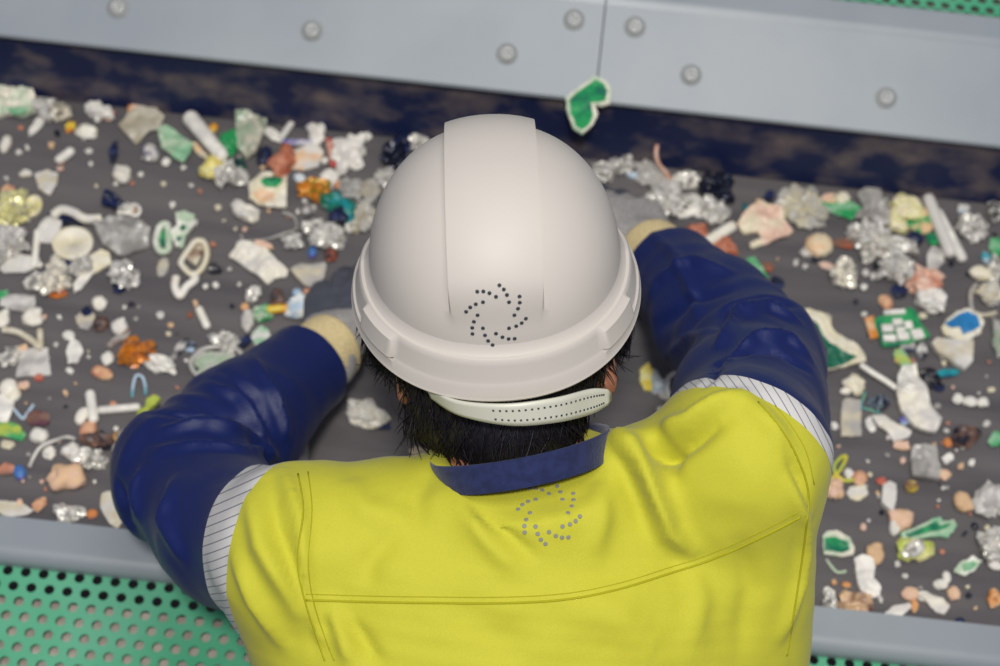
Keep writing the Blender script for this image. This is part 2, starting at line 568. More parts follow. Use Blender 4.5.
# ---- helmet / head frame
EH = math.radians(45)                       # how far the camera looks down on the brim plane
ROT = math.radians(2.2)
hu = U * math.cos(ROT) - R * math.sin(ROT)
HX = R * math.cos(ROT) + U * math.sin(ROT)
HUP = hu * math.cos(EH) - D * math.sin(EH)
fwd = hu * math.sin(EH) + D * math.cos(EH)
HM = Matrix(((HX.x, fwd.x, HUP.x, HC.x), (HX.y, fwd.y, HUP.y, HC.y), (HX.z, fwd.z, HUP.z, HC.z), (0, 0, 0, 1)))
H3 = [[HX.x, fwd.x, HUP.x], [HX.y, fwd.y, HUP.y], [HX.z, fwd.z, HUP.z]]
hp = lambda x, y, z: HM @ Vector((x, y, z))

# ---- hands
def hand_points(Wp, d, palm_dn, side, curl, spread=1.0, slip=0.072):
    """joints of a hand: Wp wrist, d pointing along the hand, palm_dn out of the palm, side=+1 thumb on +cross"""
    d = d.normalized()
    dn = (palm_dn - d * palm_dn.dot(d)).normalized()
    lt = d.cross(dn).normalized() * side          # towards the thumb
    ch = []
    L = [(0.043, 0.027, 0.021), (0.047, 0.030, 0.022), (0.043, 0.027, 0.021), (0.034, 0.021, 0.018)]
    for k in range(4):
        off = (1.5 - k) * 0.0205
        root = Wp + d * (0.088 - 0.004 * abs(k - 1)) + lt * off
        base = Wp + d * 0.045 + lt * off * 0.8
        pts = [base, root]
        dirv = (d + lt * (1.5 - k) * 0.07 * spread).normalized()
        ang = 0
        for j in range(3):
            ang += curl[k] * (0.8, 1.0, 0.8)[j]
            v = dirv * math.cos(ang) + dn * math.sin(ang)
            pts.append(pts[-1] + v * L[k][j])
        ch.append((pts, (0.0115, 0.0105, 0.0095, 0.0088, 0.0078) if k < 3 else (0.0105, 0.0092, 0.0084, 0.0076, 0.0068)))
    t0 = Wp + d * 0.022 + lt * 0.020
    t1 = t0 + (d * 0.55 + lt * 0.8 + dn * 0.35).normalized() * 0.042
    t2 = t1 + (d * 0.85 + lt * 0.45 + dn * 0.35).normalized() * 0.032
    t3 = t2 + (d * 0.95 + lt * 0.15 + dn * 0.35).normalized() * 0.025
    ch.append(([t0, t1, t2, t3], (0.015, 0.0125, 0.0105, 0.009)))
    return ch, d, dn, lt

def put_hand(F, hp_, Wp, grow, k=0.006):
    ch, d, dn, lt = hp_
    F.cone(Wp - d * 0.03, Wp + d * 0.01, 0.027 + grow, 0.026 + grow, k)
    for j in range(4):
        off = (1.5 - j) * 0.0205
        F.cone(Wp + lt * off * 0.55, Wp + d * 0.083 + lt * off, 0.0150 + grow, 0.0125 + grow, 0.012)
    for pts, rs in ch:
        F.chain(pts, [r + grow for r in rs], 0.004)

HANDZ = Vector((0, 0, -1))
WLh = WL + (WL - EL).normalized() * 0.035
WRh = WR + (WR - ER).normalized() * 0.035
tgtL = onz(352, 262, BELT + 0.032)
tgtR = onz(600, 170, BELT + 0.034)
handL = hand_points(WLh, (tgtL - WLh), HANDZ + Vector((0.3, 0, 0)), -1, (0.18, 0.20, 0.24, 0.30))
handR = hand_points(WRh, (tgtR - WRh), HANDZ + Vector((-0.3, 0, 0)), 1, (0.20, 0.24, 0.28, 0.32))

# ---- body: one continuous skin surface
EARX = {-1: -0.081, 1: 0.091}
def person_body():
    lo = (-0.45, HIP.y - 0.22, -0.005); hi = (0.45, 0.30, 1.68)
    F = Field(lo, hi, 0.0062)
    mid = NB.lerp(HIP, 0.5)
    F.loft([NB, NB.lerp(HIP, 0.25), mid, HIP + Vector((0, 0, 0.05)), HIP - Vector((0, 0, 0.05))], LAT,
           [(0.05, 0.035), (0.105, 0.055), (0.12, 0.07), (0.135, 0.075), (0.14, 0.08)], 0.0)
    for S, E, Wp, hh in ((SL, EL, WLh, handL), (SR, ER, WRh, handR)):
        F.cone(NB.lerp(HIP, 0.10) + D * 0.02, S + D * 0.012, 0.024, 0.030, 0.02)
        F.chain([S, E, Wp], [0.043, 0.036, 0.024], 0.012)
        put_hand(F, hh, Wp, 0.0)
    for sx in (-1, 1):
        h = HIP + Vector((sx * 0.085, 0.0, -0.03)); kn = Vector((HIP.x + sx * 0.11, HIP.y + 0.03, 0.52)); an = Vector((HIP.x + sx * 0.12, HIP.y - 0.01, 0.09))
        F.chain([h, kn, an], [0.078, 0.052, 0.034], 0.02)
        F.cone(an - Vector((0, 0.02, 0.05)), an + Vector((sx * 0.02, 0.15, -0.055)), 0.032, 0.026, 0.02)
    # neck and head
    F.cone(NB - (HC - NB) * 0.15, hp(0, -0.02, -0.06), 0.062, 0.055, 0.03)
    F.ell(hp(0, 0.0, -0.010), (0.076, 0.094, 0.098), H3, 0.02)
    F.ell(hp(0, 0.030, -0.075), (0.058, 0.062, 0.062), H3, 0.03)      # jaw and cheeks
    F.ell(hp(0, 0.072, -0.115), (0.024, 0.020, 0.018), H3, 0.02)      # chin
    F.cone(hp(0, 0.084, -0.028), hp(0, 0.106, -0.062), 0.008, 0.012, 0.010)   # nose
    F.ell(hp(0.011, 0.098, -0.066), (0.008, 0.008, 0.006), H3, 0.006)
    F.ell(hp(-0.011, 0.098, -0.066), (0.008, 0.008, 0.006), H3, 0.006)
    F.ell(hp(0, 0.088, -0.086), (0.022, 0.010, 0.005), H3, 0.004)     # lips
    F.ell(hp(0, 0.086, -0.095), (0.019, 0.010, 0.005), H3, 0.004)
    for sx in (-1, 1):
        F.ell(hp(sx * 0.033, 0.090, -0.028), (0.014, 0.010, 0.009), H3, 0.006, cut=True)   # eye sockets
        F.ell(hp(sx * 0.032, 0.080, -0.028), (0.011, 0.010, 0.009), H3, 0.003)
        F.cone(hp(sx * 0.016, 0.088, -0.013), hp(sx * 0.048, 0.078, -0.012), 0.006, 0.005, 0.006)  # brow
        # ears
        ex_ = EARX[sx]
        F.ell(hp(ex_, -0.048, -0.088), (0.010, 0.014, 0.028), H3, 0.006)
        F.cone(hp(ex_ * 0.75, -0.03, -0.085), hp(ex_ * 0.95, -0.046, -0.092), 0.018, 0.013, 0.006)
        F.ell(hp(ex_ * 1.11, -0.044, -0.090), (0.006, 0.009, 0.019), H3, 0.004, cut=True)
    V, Q = F.mesh(2)
    o = pydata('body', V, Q, M_skin, person, True)
    return o
body = person_body()

# ---- hair: cap of dark hair below the hat, with loose strands
def make_hair():
    F = Field(hp(0, 0, 0) - Vector((0.2, 0.2, 0.25)), hp(0, 0, 0) + Vector((0.2, 0.2, 0.2)), 0.0045)
    F.ell(hp(0, -0.003, 0.0), (0.083, 0.096, 0.101), H3)
    F.ell(hp(0.0, -0.040, -0.062), (0.094, 0.062, 0.076), H3, 0.02)
    F.ell(hp(-0.014, -0.055, -0.100), (0.078, 0.046, 0.052), H3, 0.02)
    F.cone(hp(-0.01, -0.040, -0.09), CC + CAX * 0.052, 0.066, 0.060, 0.02)
    for sx in (-1, 1):
        F.ell(hp(sx * 0.082, 0.012, -0.030), (0.014, 0.026, 0.050), H3, 0.012)
        F.ell(hp(sx * 0.100, 0.012, -0.070), (0.014, 0.028, 0.048), H3, 0.012)
        F.ell(hp(EARX[sx], -0.062, -0.094), (0.015, 0.026, 0.032), H3, 0.004, cut=True)
    F.cone(hp(0, 0.095, -0.05), hp(0, 0.075, -0.16), 0.062, 0.07, 0.01, cut=True)
    V, Q = F.mesh(2)
    bm = bmesh.new()
    bv = [bm.verts.new(p) for p in V]
    for q in Q: bm.faces.new([bv[i] for i in q])
    rnd = random.Random(4)
    N = normals(V, Q)
    Hi = HM.inverted()
    cand = [i for i in range(len(V)) if (lambda l: l.z < -0.035 and l.y < 0.04)(Hi @ Vector(V[i]))]
    for _ in range(3600):
        i = rnd.choice(cand)
        p = Vector(V[i]); n = Vector(N[i])
        l = Hi @ p
        down = (HM.to_3x3() @ Vector((l.x * 3.0 + rnd.gauss(0, 0.35), -0.25 + rnd.gauss(0, 0.3), -1))).normalized()
        pts = [p - n * 0.001]
        if min((l - Vector((EARX[sx], -0.050, -0.092))).length for sx in (-1, 1)) < 0.026: continue
        down = (down - n * down.dot(n)).normalized()
        v = (down + n * rnd.uniform(0.08, 0.45)).normalized()
        L = rnd.uniform(0.012, 0.034)
        for s in range(4):
            pts.append(pts[-1] + v * L / 4)
            v = (v + down * 0.25 - n * 0.10 + Vector((rnd.gauss(0, .12), rnd.gauss(0, .12), rnd.gauss(0, .12)))).normalized()
        bm_tube(bm, pts, [0.0008, 0.0008, 0.0007, 0.0005, 0.0002], 3, False)
    return frombm('hair', bm, M_hair, person, True)
make_hair()

# ---- hard hat
def sgnpow(c, e):
    return math.copysign(abs(c) ** e, c)
DA, DB, DH, DP = 0.1035, 0.112, 0.111, 2.15
def dome_pt(x, psi):
    k = max(0.0, 1 - abs(x / DA) ** DP) ** (1 / DP)
    return Vector((x, DB * k * sgnpow(math.cos(psi), 2 / DP), DH * k * sgnpow(math.sin(psi), 2 / DP)))
def make_hat():
    bm = bmesh.new()
    rw = 0.0345
    xs = [-DA * math.sin(t) for t in np.linspace(math.pi / 2, math.asin((rw + 0.0022) / DA), 22)]
    xs = [x for x in xs] + [-rw + 0.0002] + list(np.linspace(-rw + 0.004, rw - 0.004, 9)) + [rw - 0.0002] + [-x for x in xs[::-1]]
    npsi = 72
    grid = []
    for x in xs:
        row = []
        for j in range(npsi + 1):
            psi = math.pi * j / npsi
            p = dome_pt(max(-DA * 0.9999, min(DA * 0.9999, x)), psi)
            n = Vector((sgnpow(p.x, DP - 1) / DA ** DP, sgnpow(p.y, DP - 1) / DB ** DP, sgnpow(p.z, DP - 1) / DH ** DP)).normalized()
            if abs(x) < rw:
                back = psi / math.pi                     # 0 front .. 1 rear
                f = 1.0
                if back > 0.80: f = max(0.0, 1 - (back - 0.80) / 0.13)
                f = f * f * (3 - 2 * f)
                p = p + n * 0.0072 * f
            row.append(bm.verts.new(p))
        grid.append(row)
    for a, b in zip(grid, grid[1:]):
        for j in range(npsi):
            bm.faces.new((a[j], a[j + 1], b[j + 1], b[j]))
    bmesh.ops.remove_doubles(bm, verts=bm.verts[:], dist=0.00005)
    bm.transform(HM)
    shell = frombm('shell', bm, M_hat, None, False)
    # rim: ring of profiles around the base ellipse
    bm = bmesh.new()
    nth = 360
    rings = []
    for i in range(nth):
        th = 2 * math.pi * i / nth
        c, s = math.cos(th), math.sin(th)
        base = Vector((DA * sgnpow(c, 2 / DP), DB * sgnpow(s, 2 / DP), 0))
        out = Vector((sgnpow(base.x, DP - 1) / DA ** DP, sgnpow(base.y, DP - 1) / DB ** DP, 0)).normalized()
        fr = max(0.0, s) ** 2 * (1 if s > 0 else 0)         # peak at the front
        side = c * c
        ln = 0.0165 + 0.030 * fr
        dz = 0.030 - 0.012 * fr - 0.004 * side
        lift = -0.042 * max(0, math.sin(th)) ** 1.15       # the rim drops towards the peak
        # accessory slots: raised pads left and right of the rear
        deg = math.degrees(th) % 360
        pad = 0.0
        for a0, a1 in ((202, 226), (314, 338)):
            pad = max(pad, min(1.0, max(0.0, min(deg - a0, a1 - deg) / 2.5 + 0.3)))
        pad = pad * pad * (3 - 2 * pad)
        lip = 0.0042
        prof = [(-0.001, 0.016), (0.0012, 0.010), (0.0040, 0.0072), (0.0065, 0.0070), (0.0078, 0.0056),
                (0.0090 + 0.0040 * pad, 0.0012 + 0.002 * pad), (0.0115 + 0.0045 * pad, -0.010), (0.0125 + 0.0045 * pad, -0.0135),
                (0.0130 - 0.0006 * pad, -0.0150), (0.006 + ln * 0.55, -dz * 0.62), (ln - 0.0006, -dz + 0.003), (ln + 0.0006, -dz + 0.0008), (ln, -dz - 0.0008), (ln - 0.003, -dz - 0.001),
                (0.006, -0.012), (-0.0015, -0.004), (-0.0035, 0.004)]
        rings.append([bm.verts.new(base + out * o_ + Vector((0, 0, z_ + (lift if z_ < 0.015 else 0)))) for o_, z_ in prof])
    for i in range(nth):
        a, b = rings[i], rings[(i + 1) % nth]
        for j in range(len(a) - 1):
            bm.faces.new((a[j], b[j], b[j + 1], a[j + 1]))
    bm.transform(HM)
    rim = frombm('rim', bm, M_hat, None, False)
    return shell, rim
hat = empty('hard_hat', HC)
hat.parent = person
hat.matrix_parent_inverse = person.matrix_world.inverted()
hat['label'] = 'white hard hat with a crown ridge and dotted swirl'
bpy.context.view_layer.update()
shell, rim = make_hat()
for o in (shell, rim):
    o.parent = hat
    o.matrix_parent_inverse = hat.matrix_world.inverted()
    me = o.data
    me.polygons.foreach_set('use_smooth', [True] * len(me.polygons))
    es = me.attributes.new('sharp_edge', 'BOOLEAN', 'EDGE') if 'sharp_edge' not in me.attributes else me.attributes['sharp_edge']
    bm = bmesh.new(); bm.from_mesh(me)
    fl_ = [len(e.link_faces) == 2 and e.calc_face_angle(0) > math.radians(38) for e in bm.edges]
    bm.free()
    es.data.foreach_set('value', fl_)
md = shell.modifiers.new('thick', 'SOLIDIFY'); md.thickness = 0.0025; md.offset = -1

SWIRL = []
for k in range(8):
    for r_, a_ in ((87.6, 6.5), (78.4, 17.0), (67.0, 28.5), (53.7, 45.0)):
        SWIRL.append((r_ / 87.6, math.radians(a_ + 45 * k)))

def bvh_of(objs):
    vv, ff = [], []
    for o in objs:
        b = len(vv)
        vv += [o.matrix_world @ v.co for v in o.data.vertices]
        ff += [[b + i for i in p.vertices] for p in o.data.polygons]
    return BVHTree.FromPolygons(vv, ff)

def ray_px(bvh, px, py):
    d = (D + R * ((px - W / 2) / FPX) - U * ((py - H / 2) / FPX)).normalized()
    return bvh.ray_cast(CAM, d)

def swirl_on(bvh, name, cx, cy, rpx, dot, m, parent, dots=SWIRL):
    hit = ray_px(bvh, cx, cy)
    c, n = hit[0], hit[1]
    ex = (R - n * R.dot(n)).normalized(); ey = n.cross(ex)
    rad = rpx * (c - CAM).dot(D) / FPX
    bm = bmesh.new()
    for r_, a_ in dots:
        h = ray_px(bvh, cx + math.cos(a_) * r_ * rpx, cy + math.sin(a_) * r_ * rpx)
        if h[0] is None: continue
        nn = h[1]; x = nn.orthogonal().normalized(); y = nn.cross(x)
        rg = [[bm.verts.new(h[0] + nn * z_ + (x * math.cos(t) + y * math.sin(t)) * r2) for t in (2 * math.pi * k / 12 for k in range(12))]
              for r2, z_ in ((dot, -0.0008), (dot, 0.0005), (dot * 0.8, 0.0008))]
        for a, b in zip(rg, rg[1:]):
            for k in range(12): bm.faces.new((a[k], a[(k + 1) % 12], b[(k + 1) % 12], b[k]))
        bm.faces.new(rg[2])
    return frombm(name, bm, m, parent)
bpy.context.view_layer.update()
bv_hat = bvh_of([shell])
swirl_on(bv_hat, 'dotted_swirl', 496, 315, 30, 0.00155, M_ink, hat)

# rear adjustment strap: curved perforated band below the rim
def make_strap():
    bm = bmesh.new()
    n = 40
    rows = 5
    top = smooth_path([A(425, 384, 1.475), A(455, 400, 1.455), A(505, 404, 1.445), (A(555, 398, 1.450)), A(590, 389, 1.475), A(607, 389, 1.490)], 8)
    bot = smooth_path([A(432, 398, 1.480), A(460, 415, 1.462), A(510, 425, 1.454), (A(556, 422, 1.460)), A(590, 414, 1.484), A(607, 405, 1.496)], 8)
    g = []
    nn = len(top)
    for i in range(nn):
        a, b = top[i], bot[i]
        g.append([bm.verts.new(a.lerp(b, j / rows)) for j in range(rows + 1)])
    for i in range(nn - 1):
        for j in range(rows): bm.faces.new((g[i][j], g[i][j + 1], g[i + 1][j + 1], g[i + 1][j]))
    e = [bm.verts.new(A(610.5, 393, 1.497)), bm.verts.new(A(610.5, 400, 1.499))]
    bm.faces.new((g[-1][0], g[-1][1], e[0])); bm.faces.new((g[-1][1], g[-1][4], e[1], e[0])) if False else None
    bm.faces.new((e[0], g[-1][1], g[-1][2], g[-1][3], g[-1][4], e[1])); bm.faces.new((e[1], g[-1][4], g[-1][5]))
    o = frombm('rear_strap', bm, M_strap, hat, True)
    s = o.modifiers.new('thick', 'SOLIDIFY'); s.thickness = 0.0022; s.offset = 0
    # rows of adjustment holes along the band
    bm = bmesh.new()
    for i in range(nn):
        for t in (0.30, 0.74):
            if i < 14 or i > 37 or i % 1: continue
            p = top[i].lerp(bot[i], t)
            ax = (top[min(i + 1, nn - 1)] - top[i - 1]).normalized(); dn = (bot[i] - top[i]).normalized(); nr = ax.cross(dn).normalized()
            if nr.dot(CAM - p) < 0: nr = -nr
            s_ = 0.0008
            m4 = Matrix(((ax.x, dn.x, nr.x, p.x), (ax.y, dn.y, nr.y, p.y), (ax.z, dn.z, nr.z, p.z), (0, 0, 0, 1)))
            bm_box(bm, (-s_, -s_, 0.0006), (s_, s_, 0.0014), m4)
    h = frombm('adjustment_holes', bm, M_ink, None)
    h.parent = hat; h.matrix_parent_inverse = hat.matrix_world.inverted()
make_strap()

# ---- gloves
def make_glove(hh, E, Wp, tip):
    pts = [p for c in hh[0] for p in c[0]] + [Wp - hh[1] * 0.06]
    lo = [min(p[i] for p in pts) - 0.04 for i in range(3)]; hi = [max(p[i] for p in pts) + 0.04 for i in range(3)]
    F = Field(lo, hi, 0.0028)
    put_hand(F, hh, Wp, 0.0028)
    V, Q = F.mesh(1)
    o = pydata('glove', V, Q, [M_knit, M_coat], person, True)
    ch, d, dn, lt = hh
    mi = []
    for p in o.data.polygons:
        c = p.center
        u = (c - Wp).dot(d)
        mi.append(1 if (p.normal.dot(dn) > 0.25 and u > 0.0) or u > tip else 0)
    o.data.polygons.foreach_set('material_index', mi)
    bm = bmesh.new()
    v = (Wp - E).normalized()
    path = smooth_path([E.lerp(Wp, 0.76), E.lerp(Wp, 0.84), E.lerp(Wp, 0.93), Wp - d * 0.004], 5)
    bm_tube(bm, path, [0.0405 - 0.0030 * i / (len(path) - 1) + 0.0005 * (i % 2) for i in range(len(path))], 28, True)
    cf = frombm('cuff', bm, M_cuff, None, True)
    cf.parent = o
    cf.matrix_parent_inverse = o.matrix_world.inverted()
    return o
for hh, Wp, side in ((handL, WLh, 'left'), (handR, WRh, 'right')):
    make_glove(hh, EL if side == 'left' else ER, Wp, 0.035 if side == 'left' else 0.115)

# ---- jacket surface
WLs = WL - (WL - EL).normalized() * 0.018
WRs = WR - (WR - ER).normalized() * 0.022
def jacket_field():
    lo = (-0.42, HIP.y - 0.22, 0.86); hi = (0.36, 0.16, 1.55)
    F = Field(lo, hi, 0.0042)
    mid = NB.lerp(HIP, 0.5)
    F.loft([NB + (NB - HIP).normalized() * 0.00, NB.lerp(HIP, 0.13), NB.lerp(HIP, 0.30), mid, HIP + Vector((0, 0, 0.03)), HIP - Vector((0, 0.0, 0.08))], LAT,
           [(0.115, 0.058), (0.185, 0.095), (0.206, 0.112), (0.198, 0.118), (0.185, 0.118), (0.180, 0.118)], 0.0)
    for S, E, Wp in ((SL, EL, WLs), (SR, ER, WRs)):
        if S is SL:
            F.cone(NB - (NB - HIP).normalized() * 0.015, S, 0.062, 0.066, 0.03)
        else:
            F.chain([NB - (HIP - NB).normalized() * -0.02, A(642, 492, 1.575), S], [0.050, 0.049, 0.066], 0.03)
        M_ = A(232, 534, 1.665) if S is SL else S.lerp(E, 0.5)
        F.chain([S, M_, E], [0.068, 0.063 if S is SL else 0.067, 0.066], 0.02)
        F.chain([E, E.lerp(Wp, 0.45), Wp, Wp + (Wp - E).normalized() * 0.03], [0.066, 0.063, 0.047, 0.046], 0.012)
    F.cone(SR, A(732, 690, 1.66), 0.066, 0.068, 0.03)
    F.cone(SL, A(345, 690, 1.66), 0.060, 0.060, 0.03)
    F.loft([NB - CAX * 0.02, CC - CAX * 0.006], LAT, [(0.100, 0.080), (0.0785, 0.0755)], 0.02, 2.1)
    F.cone(A(623, 450, 1.538), A(664, 524, 1.540), 0.015, 0.006, 0.022)     # standing fold beside the collar
    # neck opening
    F.cone(CC + CAX * 0.062, CC + CAX * 0.16, 0.0725, 0.085, 0.008, cut=True)
    return F
F = jacket_field()
JV, JQ = F.mesh(2)
JN = normals(JV, JQ)
# loose-cloth relief: long soft wrinkles everywhere, stronger on the sleeves
def seg_param(P, a, b):
    v = np.array(b - a); L = np.dot(v, v)
    t = np.clip(((P - np.array(a)) @ v) / L, 0, 1)
    return t, np.linalg.norm(P - (np.array(a) + t[:, None] * v), axis=1)
def fbm(P, s, seed):
    return np.array([noise.noise(Vector((p[0] * s + seed, p[1] * s, p[2] * s))) for p in P])
def arm_coord(P, S, E, Wp):
    """length along the arm from the shoulder, and distance to the arm"""
    t1, d1 = seg_param(P, S, E); t2, d2 = seg_param(P, E, Wp)
    l1, l2 = (E - S).length, (Wp - E).length
    return np.where(d1 < d2, t1 * l1, l1 + t2 * l2), np.minimum(d1, d2)
aL, dL = arm_coord(JV, SL, EL, WL)
aR, dR = arm_coord(JV, SR, ER, WR)
disp = np.zeros(len(JV))
disp += 0.0022 * fbm(JV, 16, 3.1) + 0.0010 * fbm(JV, 38, 7.7)
def sleeve_folds(P, a, d, S, E, Wp, seed):
    l1 = (E - S).length; L = l1 + (Wp - E).length
    on = np.clip((0.105 - d) / 0.02, 0, 1) * np.clip((a - 0.05) / 0.08, 0, 1) * np.clip((L - a - 0.030) / 0.03, 0, 1)
    axis = np.array((Wp - S).normalized())
    side = P @ np.array(LAT)
    w = fbm(P, 9, seed)
    ph = a * 2 * math.pi / 0.062 + 5.5 * w + side * 22
    near = np.exp(-((a - l1) / 0.09) ** 2)
    r = (0.5 + 0.5 * np.sin(ph)) ** 2.2 - 0.3
    return on * (0.0012 + 0.0040 * near) * r * (0.65 + 0.7 * fbm(P, 12, seed + 5))
rg = fbm(JV, 19, 41.0)
disp += 0.0022 * (0.35 - np.abs(rg)) * (np.minimum(dL, dR) > 0.06)
disp += sleeve_folds(JV, aL, dL, SL, EL, WL, 11.0)
disp += sleeve_folds(JV, aR, dR, SR, ER, WR, 23.0)
bv_j0 = BVHTree.FromPolygons([Vector(v) for v in JV], [list(q) for q in JQ])
# drawn folds of the jacket: (points as seen, half-width, height)
FOLDS = [
    ([(618, 436), (634, 455), (648, 480), (660, 505), (668, 528), (690, 548)], 0.011, 0.014),
    ([(612, 445), (628, 470), (640, 500), (648, 530)], 0.010, -0.006),
    ([(600, 480), (600, 520), (592, 560)], 0.012, 0.004),
    ([(660, 430), (690, 425), (720, 405), (745, 395)], 0.010, 0.009),
    ([(650, 450), (672, 452), (698, 435), (722, 418)], 0.011, -0.011),
    ([(655, 436), (662, 452), (672, 480)], 0.010, -0.010),
    ([(745, 400), (775, 430), (795, 470)], 0.010, 0.005),
    ([(470, 505), (500, 530), (535, 558)], 0.007, -0.005),
    ([(455, 490), (490, 545), (520, 575)], 0.010, 0.004),
    ([(430, 470), (415, 500), (420, 530)], 0.010, -0.003),
    ([(345, 480), (365, 510), (400, 520)], 0.014, 0.004),
    ([(395, 535), (370, 560), (365, 590)], 0.012, -0.004),
    ([(250, 500), (262, 545), (290, 590), (320, 640)], 0.010, 0.007),
    ([(270, 480), (278, 530), (300, 590), (318, 650)], 0.008, -0.005),
    ([(236, 560), (255, 600), (285, 645)], 0.009, 0.006),
    ([(283, 470), (300, 520), (305, 580), (320, 640)], 0.006, 0.005),
    ([(330, 605), (345, 635), (352, 665)], 0.009, 0.006),
    ([(345, 620), (365, 645), (380, 665)], 0.009, -0.005),
    ([(690, 560), (700, 600), (690, 650)], 0.013, 0.004),
    ([(740, 545), (750, 590), (740, 650)], 0.012, -0.004),
    ([(790, 480), (806, 520), (800, 580), (780, 640)], 0.008, 0.006),
    ([(780, 440), (800, 480), (812, 530)], 0.006, -0.005),
    ([(251, 356), (270, 385), (284, 420), (286, 440)], 0.005, 0.005),
    ([(160, 432), (200, 428), (245, 438), (276, 458)], 0.008, 0.008),
    ([(150, 415), (190, 414), (235, 424), (268, 446)], 0.007, -0.006),
    ([(205, 384), (238, 398), (258, 428), (266, 446)], 0.007, 0.006),
    ([(225, 372), (255, 398), (274, 440)], 0.006, -0.004),
    ([(150, 452), (200, 446), (250, 452), (282, 462)], 0.006, 0.005),
    ([(142, 471), (137, 490), (142, 520)], 0.007, 0.005),
    ([(175, 480), (165, 520), (185, 560)], 0.009, 0.005),
    ([(120, 480), (128, 520), (150, 550)], 0.007, -0.004),
    ([(719, 345), (738, 319), (767, 309), (800, 322)], 0.006, 0.008),
    ([(712, 335), (730, 308), (765, 297), (795, 306)], 0.007, -0.005),
    ([(729, 362), (754, 340), (784, 340), (812, 360)], 0.006, 0.007),
    ([(705, 385), (719, 364), (748, 350), (774, 350), (812, 372)], 0.005, -0.005),
    ([(651, 300), (662, 281), (693, 262), (730, 272)], 0.008, 0.006),
    ([(655, 330), (690, 300), (730, 290)], 0.009, -0.005),
    ([(652, 234), (676, 256), (690, 290), (700, 320)], 0.006, 0.004),
    ([(665, 360), (690, 340), (712, 330)], 0.007, 0.005),
    ([(450, 610), (500, 640), (520, 666)], 0.020, -0.004),
    ([(560, 600), (620, 620), (660, 660)], 0.022, 0.004),
]
for pts, hw, ht in FOLDS:
    w3 = []
    for a, b in zip(pts, pts[1:]):
        for k in range(12):
            t = k / 12
            h = ray_px(bv_j0, a[0] + (b[0] - a[0]) * t, a[1] + (b[1] - a[1]) * t)
            if h[0] is not None: w3.append(h[0])
    if len(w3) < 3: continue
    c = np.array([p for p in w3]); n = len(c)
    dm = np.full(len(JV), 9.0); tt = np.zeros(len(JV))
    sel = np.where(np.min(np.abs(JV - c.mean(0)), axis=1) < 0.3)[0]
    for i in range(n):
        d_ = np.linalg.norm(JV - c[i], axis=1)
        m = d_ < dm
        dm[m] = d_[m]; tt[m] = i / (n - 1)
    disp += (1.9 if hw < 0.0095 and pts[0][1] < 482 and (pts[0][0] < 255 or (pts[0][0] > 648 and pts[0][1] < 400)) else 1.75) * ht * np.exp(-(dm / (hw * 0.85)) ** 2) * np.sin(np.pi * np.clip(tt * 0.92 + 0.04, 0, 1)) ** 0.6
JV = JV + JN * disp[:, None]
JV = lap(JV, JQ, 0.35)
jb = bmesh.new()
jv = [jb.verts.new(p) for p in JV]
for q in JQ: jb.faces.new([jv[i] for i in q])
for E, Wp in ((EL, WLs), (ER, WRs)):
    v_ = (Wp - E).normalized()
    geo = [f for f in jb.faces if (f.calc_center_median() - Wp).length < 0.11]
    es = {e for f in geo for e in f.edges}; vx = {v for f in geo for v in f.verts}
    bmesh.ops.bisect_plane(jb, geom=geo + list(es) + list(vx), plane_co=Wp, plane_no=v_, clear_outer=True, dist=1e-6)
# clean cuts where the white band meets yellow and navy
UL, URr = (EL - SL).normalized(), (ER - SR).normalized()
def band_planes(S, E, p0, n0, p1, n1):
    return (p0, n0), (p1, n1)
# band edges are planes through points seen on the sleeve
axL = (EL - SL).normalized(); axR = (ER - SR).normalized()
def tilt(ax, toward, a):
    return (ax * math.cos(a) + toward.normalized() * math.sin(a)).normalized()
BL0, BL1 = A(222, 540, 1.5), A(163, 525, 1.5)
nL = (-R * 0.95 + U * 0.22 + D * 0.36).normalized()
nL2 = (-R * 0.96 + U * 0.14 + D * 0.38).normalized()
BR0, BR1 = A(776, 400, 1.5), A(797, 379, 1.5)
nR = (R * 0.46 + U * 0.70 + D * 0.50).normalized()
for P0, N0, S, E, Wp in ((BL0, nL, SL, EL, WL), (BL1, nL2, SL, EL, WL), (BR0, nR, SR, ER, WR), (BR1, nR, SR, ER, WR)):
    geo = []
    for f in jb.faces:
        c = f.calc_center_median()
        if ((c - S).length < 0.26 and (c - NB).length > 0.12):
            geo.append(f)
    es = {e for f in geo for e in f.edges}; vsx = {v for f in geo for v in f.verts}
    bmesh.ops.bisect_plane(jb, geom=list(geo) + list(es) + list(vsx), plane_co=P0, plane_no=N0, dist=1e-6)
jb.normal_update()
fc = np.array([f.calc_center_median()[:] for f in jb.faces])
aLf, dLf = arm_coord(fc, SL, EL, WL); aRf, dRf = arm_coord(fc, SR, ER, WR)
def side_of(P0, N0): return (fc - np.array(P0)) @ np.array(N0)
armL = ((fc - np.array(SL)) @ np.array(-LAT) > -0.03) & (dLf < 0.13)
armR = (dRf < 0.13) & ((fc - np.array(NB)) @ np.array(LAT) > 0.10)
l0, l1_ = side_of(BL0, nL), side_of(BL1, nL2)
r0, r1_ = side_of(BR0, nR), side_of(BR1, nR)
farL = armL | (dLf < 0.09); farR = armR | (dRf < 0.09)
cls = np.zeros(len(fc), int)                        # 0 yellow, 1 left band, 2 left sleeve, 3 right band, 4 right sleeve
cls[farL & (l0 > 0)] = 1; cls[farL & (l1_ > 0)] = 2
cls[farR & (r0 > 0)] = 3; cls[farR & (r1_ > 0)] = 4
